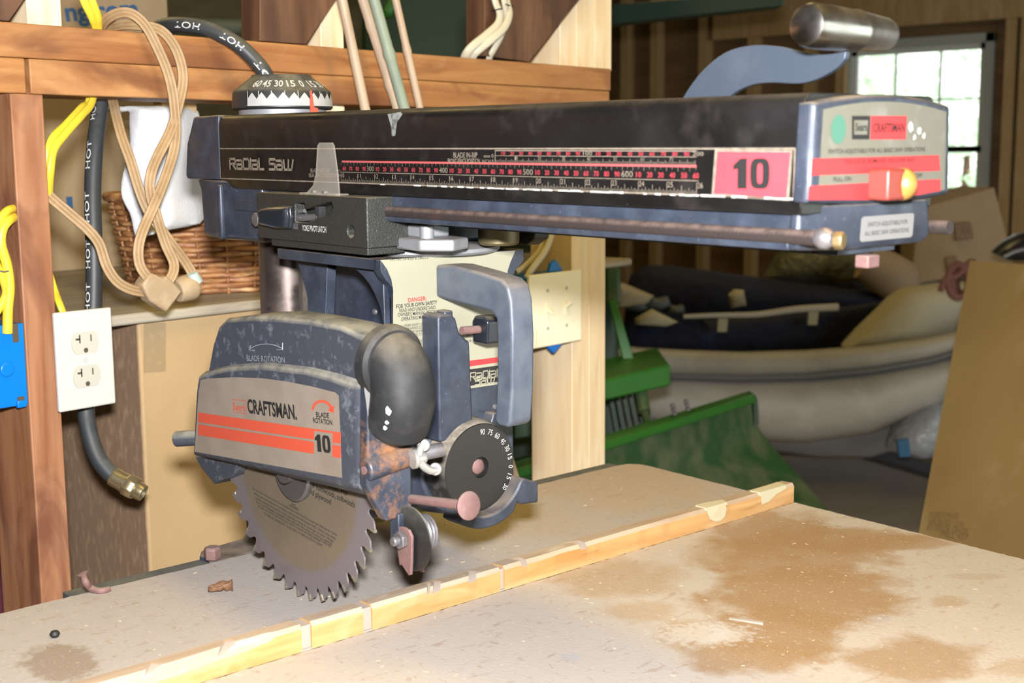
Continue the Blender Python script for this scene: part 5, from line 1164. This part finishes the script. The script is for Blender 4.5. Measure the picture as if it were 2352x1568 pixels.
b = pris(Mt('blue_label_card', (.01, .09, .20), .5).m, ((2062, 1012), (2088, 1008), (2092, 1048), (2066, 1050)), 4.5, .02); tag(b.build('blue_carton'), 'small blue carton edge by the silvery plastic bag', 'carton')
b = pillow(Mt('olive_clear_sheeting', (.14, .135, .095), .35).noise((.24, .25, .2), 10, .5, .7, .6, det=8).bump(12, 1., .04).m, ((1770, 640), (1800, 590), (1850, 560), (1960, 555), (2085, 550), (2075, 600), (2040, 640), (2020, 685), (1900, 665), (1800, 650)), 5.7, .3); tag(b.build('plastic_sheeting', sharp=80), 'crumpled olive plastic sheeting heaped behind the dinghy', 'sheeting')
b = mbw(Mt('tan_upholstery', (.40, .29, .19), .7).m); b.tube([D(1985, 600, 5.5), D(2030, 625, 5.5), D(2075, 650, 5.5), D(2095, 668, 5.5)], [.08, .095, .095, .05], 18); tag(b.build('foam_roll', sharp=60), 'tan rolled cushion behind the bow of the dinghy', 'cushion')
b = pris(M_KRAFTD, ((2112, 478), (2284, 430), (2330, 612), (2090, 655)), (5.6, 5.5, 5.5, 5.6), .4); b.m(M_KRAFTS)
pris(M_KRAFTS, ((2192, 512), (2234, 506), (2238, 548), (2196, 554)), 5.53, .02, b); pris(M_KRAFTS, ((2172, 590), (2202, 585), (2205, 618), (2175, 624)), 5.55, .02, b); tag(b.build('cardboard_box', bevel=.005), 'tilted brown cardboard box under the far window', 'box')
b = pris(M_KRAFTD, ((2118, 662), (2262, 635), (2310, 1020), (2140, 1020)), 5.95, .4); tag(b.build('cardboard_box', bevel=.005), 'lower cardboard box beneath the tilted one at the far wall', 'box')
b = pris(Mt('orange_carton', (.45, .17, .05), .6).m, ((2075, 590), (2088, 600), (2122, 665), (2098, 668)), 6.4, .1); tag(b.build('carton'), 'narrow orange-brown carton edge left of the tilted cardboard box', 'carton')
b = mbw(Mt('faded_pink_rope', (.20, .085, .07), .8).m)
for k in range(3):
    b.tube(crv([D(2200+k*7+(30-4*k)*math.cos(a)*.8, 645+k*3+(38-6*k)*math.sin(a), 4.4+.02*k) for a in [2*PI*j/12+k for j in range(13)]], 3), .012, 8)
b.tube(crv([D(px, py, 4.4) for px, py in ((2160, 668), (2172, 640), (2200, 632), (2230, 600), (2250, 620))], 4), .011, 8); tag(b.build('rope'), 'faded pink rope coil behind the top corner of the plywood sheet', 'rope')
b = mbw(Mt('black_gear', (.015, .016, .02), .35).m); pillow(b.mats[0], ((2300, 585), (2325, 560), (2360, 540), (2420, 530), (2420, 600), (2340, 603)), 4.2, .15, b); b.m(M_SILVER); b.tube([D(2305, 590, 4.15), D(2330, 578, 4.15), D(2352, 572, 4.15)], .006, 8); tag(b.build('black_bag', sharp=80), 'black bag with a shiny strap at the right edge above the plywood', 'bag')
# leaning plywood
M_PLY = Mt('plywood_sheet', (.24, .165, .065), .6).noise((.20, .13, .05), 6, .4, .7, .8, st=(1, 1, .2)).noise((.30, .22, .11), 14, .55, .72, .6, st=(1, 1, .15)).m
dT, dTR, dB, dBR = 2.75, 2.45, 2.32, 2.05
P = [D(2228, 598, dT), D(2560, 622, dTR), D(2262, 2160, 2.0), D(1968, 1980, 2.25)]
P[3] = P[0]+(P[3]-P[0])*((P[0].z-.002)/(P[0].z-P[3].z)); P[2] = P[3]+(P[1]-P[0]); P[2].z = .002 
b = mbw(M_PLY); nrm = (P[1]-P[0]).cross(P[3]-P[0]).normalized(); b.loft([P, [p+nrm*.012 for p in P]])
b.m(Mt('faint_stamp', (.15, .085, .035), .7).m); un = nrm if nrm.dot(CW-P[0]) > 0 else -nrm
def onp(px, py, off=.0015):
    d = _ray(px, py, rw, uw, fw); b0 = P[0] if nrm.dot(un) < 0 else P[0]+nrm*.012; t = (b0-CW).dot(nrm)/d.dot(nrm); return CW+d*t+un*off
for s0_, a_, c_ in (('FINISHED PLYWOOD', (2134, 1188), (2200, 1192)), ('APA RATED 1/2 IN.', (2132, 1202), (2214, 1212)), ('EXTERIOR GRADE', (2130, 1216), (2222, 1228)), ('MILL 427', (2160, 1232), (2222, 1242))): b.text(s0_, onp(*a_), onp(*c_), un, .012, .0, 0.)
tag(b.build('plywood_sheet', recalc=False), 'golden plywood sheet leaning at the right edge of the picture', 'plywood')
b = mbw(Mt('dark_green_gutter', (.03, .06, .045), .4).m); pris(b.mats[0], ((1380, 12), (1800, -20), (1802, 12), (1380, 58)), (4.4, 4.1, 4.1, 4.4), .12, b); tag(b.build('green_beam', bevel=.004), 'dark green metal channel hanging across the top behind the pale studs', 'channel')
b = mbw(Mt('maroon_cloth', (.09, .01, .025), .8).m); pillow(b.mats[0], ((-40, 1300), (22, 1310), (24, 1400), (20, 1460), (-40, 1460)), 1.75, .1, b); tag(b.build('maroon_bag', sharp=80), 'dark maroon cloth at the left edge behind the reddish post', 'cloth')

# ------------------------------------------------------------------ light
w = bpy.data.worlds.new('daylight'); sc.world = w; w.use_nodes = True; bg = w.node_tree.nodes['Background']
bg.inputs[0].default_value = (.93, 1., .93, 1); bg.inputs[1].default_value = 2.6
def area(name, loc, sx_, sy_, e, col, rot=None):
    l = bpy.data.lights.new(name, 'AREA'); l.shape = 'RECTANGLE'; l.size = sx_; l.size_y = sy_; l.energy = e; l.color = col
    o = bpy.data.objects.new(name, l); COL.objects.link(o); o.matrix_world = rot if rot else Matrix.Translation(V(loc)); return o
area('camera_flash', None, .07, .045, 60, (.985, .985, 1), Matrix.Translation(CW+uw*.092+rw*.006) @ Matrix((rw, uw, -fw)).transposed().to_4x4())
area('ceiling_lamp', (1.2, .9, 2.85), 1.2, .3, 30, (1, .72, .17))
area('ceiling_lamp', (-1.6, 4.6, 2.85), 1.2, .3, 12, (1, .74, .30))
area('ceiling_lamp', (-1.8, 1.2, 2.85), 1.2, .3, 12, (1, .74, .28))
pl_ = bpy.data.lights.new('added_doorway_portal', 'AREA'); pl_.shape = 'RECTANGLE'; pl_.size = 2.3; pl_.size_y = 4.8; pl_.cycles.is_portal = True  # guides sky light through the added doorway gap
po = bpy.data.objects.new('added_doorway_portal', pl_); COL.objects.link(po); po.matrix_world = Matrix.Translation(V((4.55, 4.0, 1.15))) @ Matrix.Rotation(rad(90), 4, 'Y')
sc.view_settings.view_transform = 'Standard'; sc.view_settings.look = 'None'; sc.view_settings.gamma = 1; sc.view_settings.use_curve_mapping = False
sc.view_settings.exposure = 0.
sc.cycles.max_bounces = 7; sc.cycles.diffuse_bounces = 4; sc.cycles.glossy_bounces = 3; sc.cycles.transmission_bounces = 4; sc.cycles.caustics_reflective = False; sc.cycles.caustics_refractive = False
GROUPS = {'bamboo_cane': 'bamboo canes leaning behind the saw arm', 'yellow_cable': 'yellow cables on the stud wall', 'white_cable': 'white cables on the stud wall',
          'stud_post': 'posts of the stud wall', 'upper_stud': 'pine studs above the beam', 'diagonal_brace': 'dark diagonal braces', 'wall_plate': 'stacked beams behind the saw',
          'junction_box': 'blue junction boxes', 'table_board': 'particle board table tops', 'rubber_hose': 'black rubber hoses', 'tree': 'trees outside the far window'}
for o in list(sc.objects):
    k_ = o.name.split('.')[0]
    if o.parent is None and k_ in GROUPS: o['group'] = GROUPS[k_]
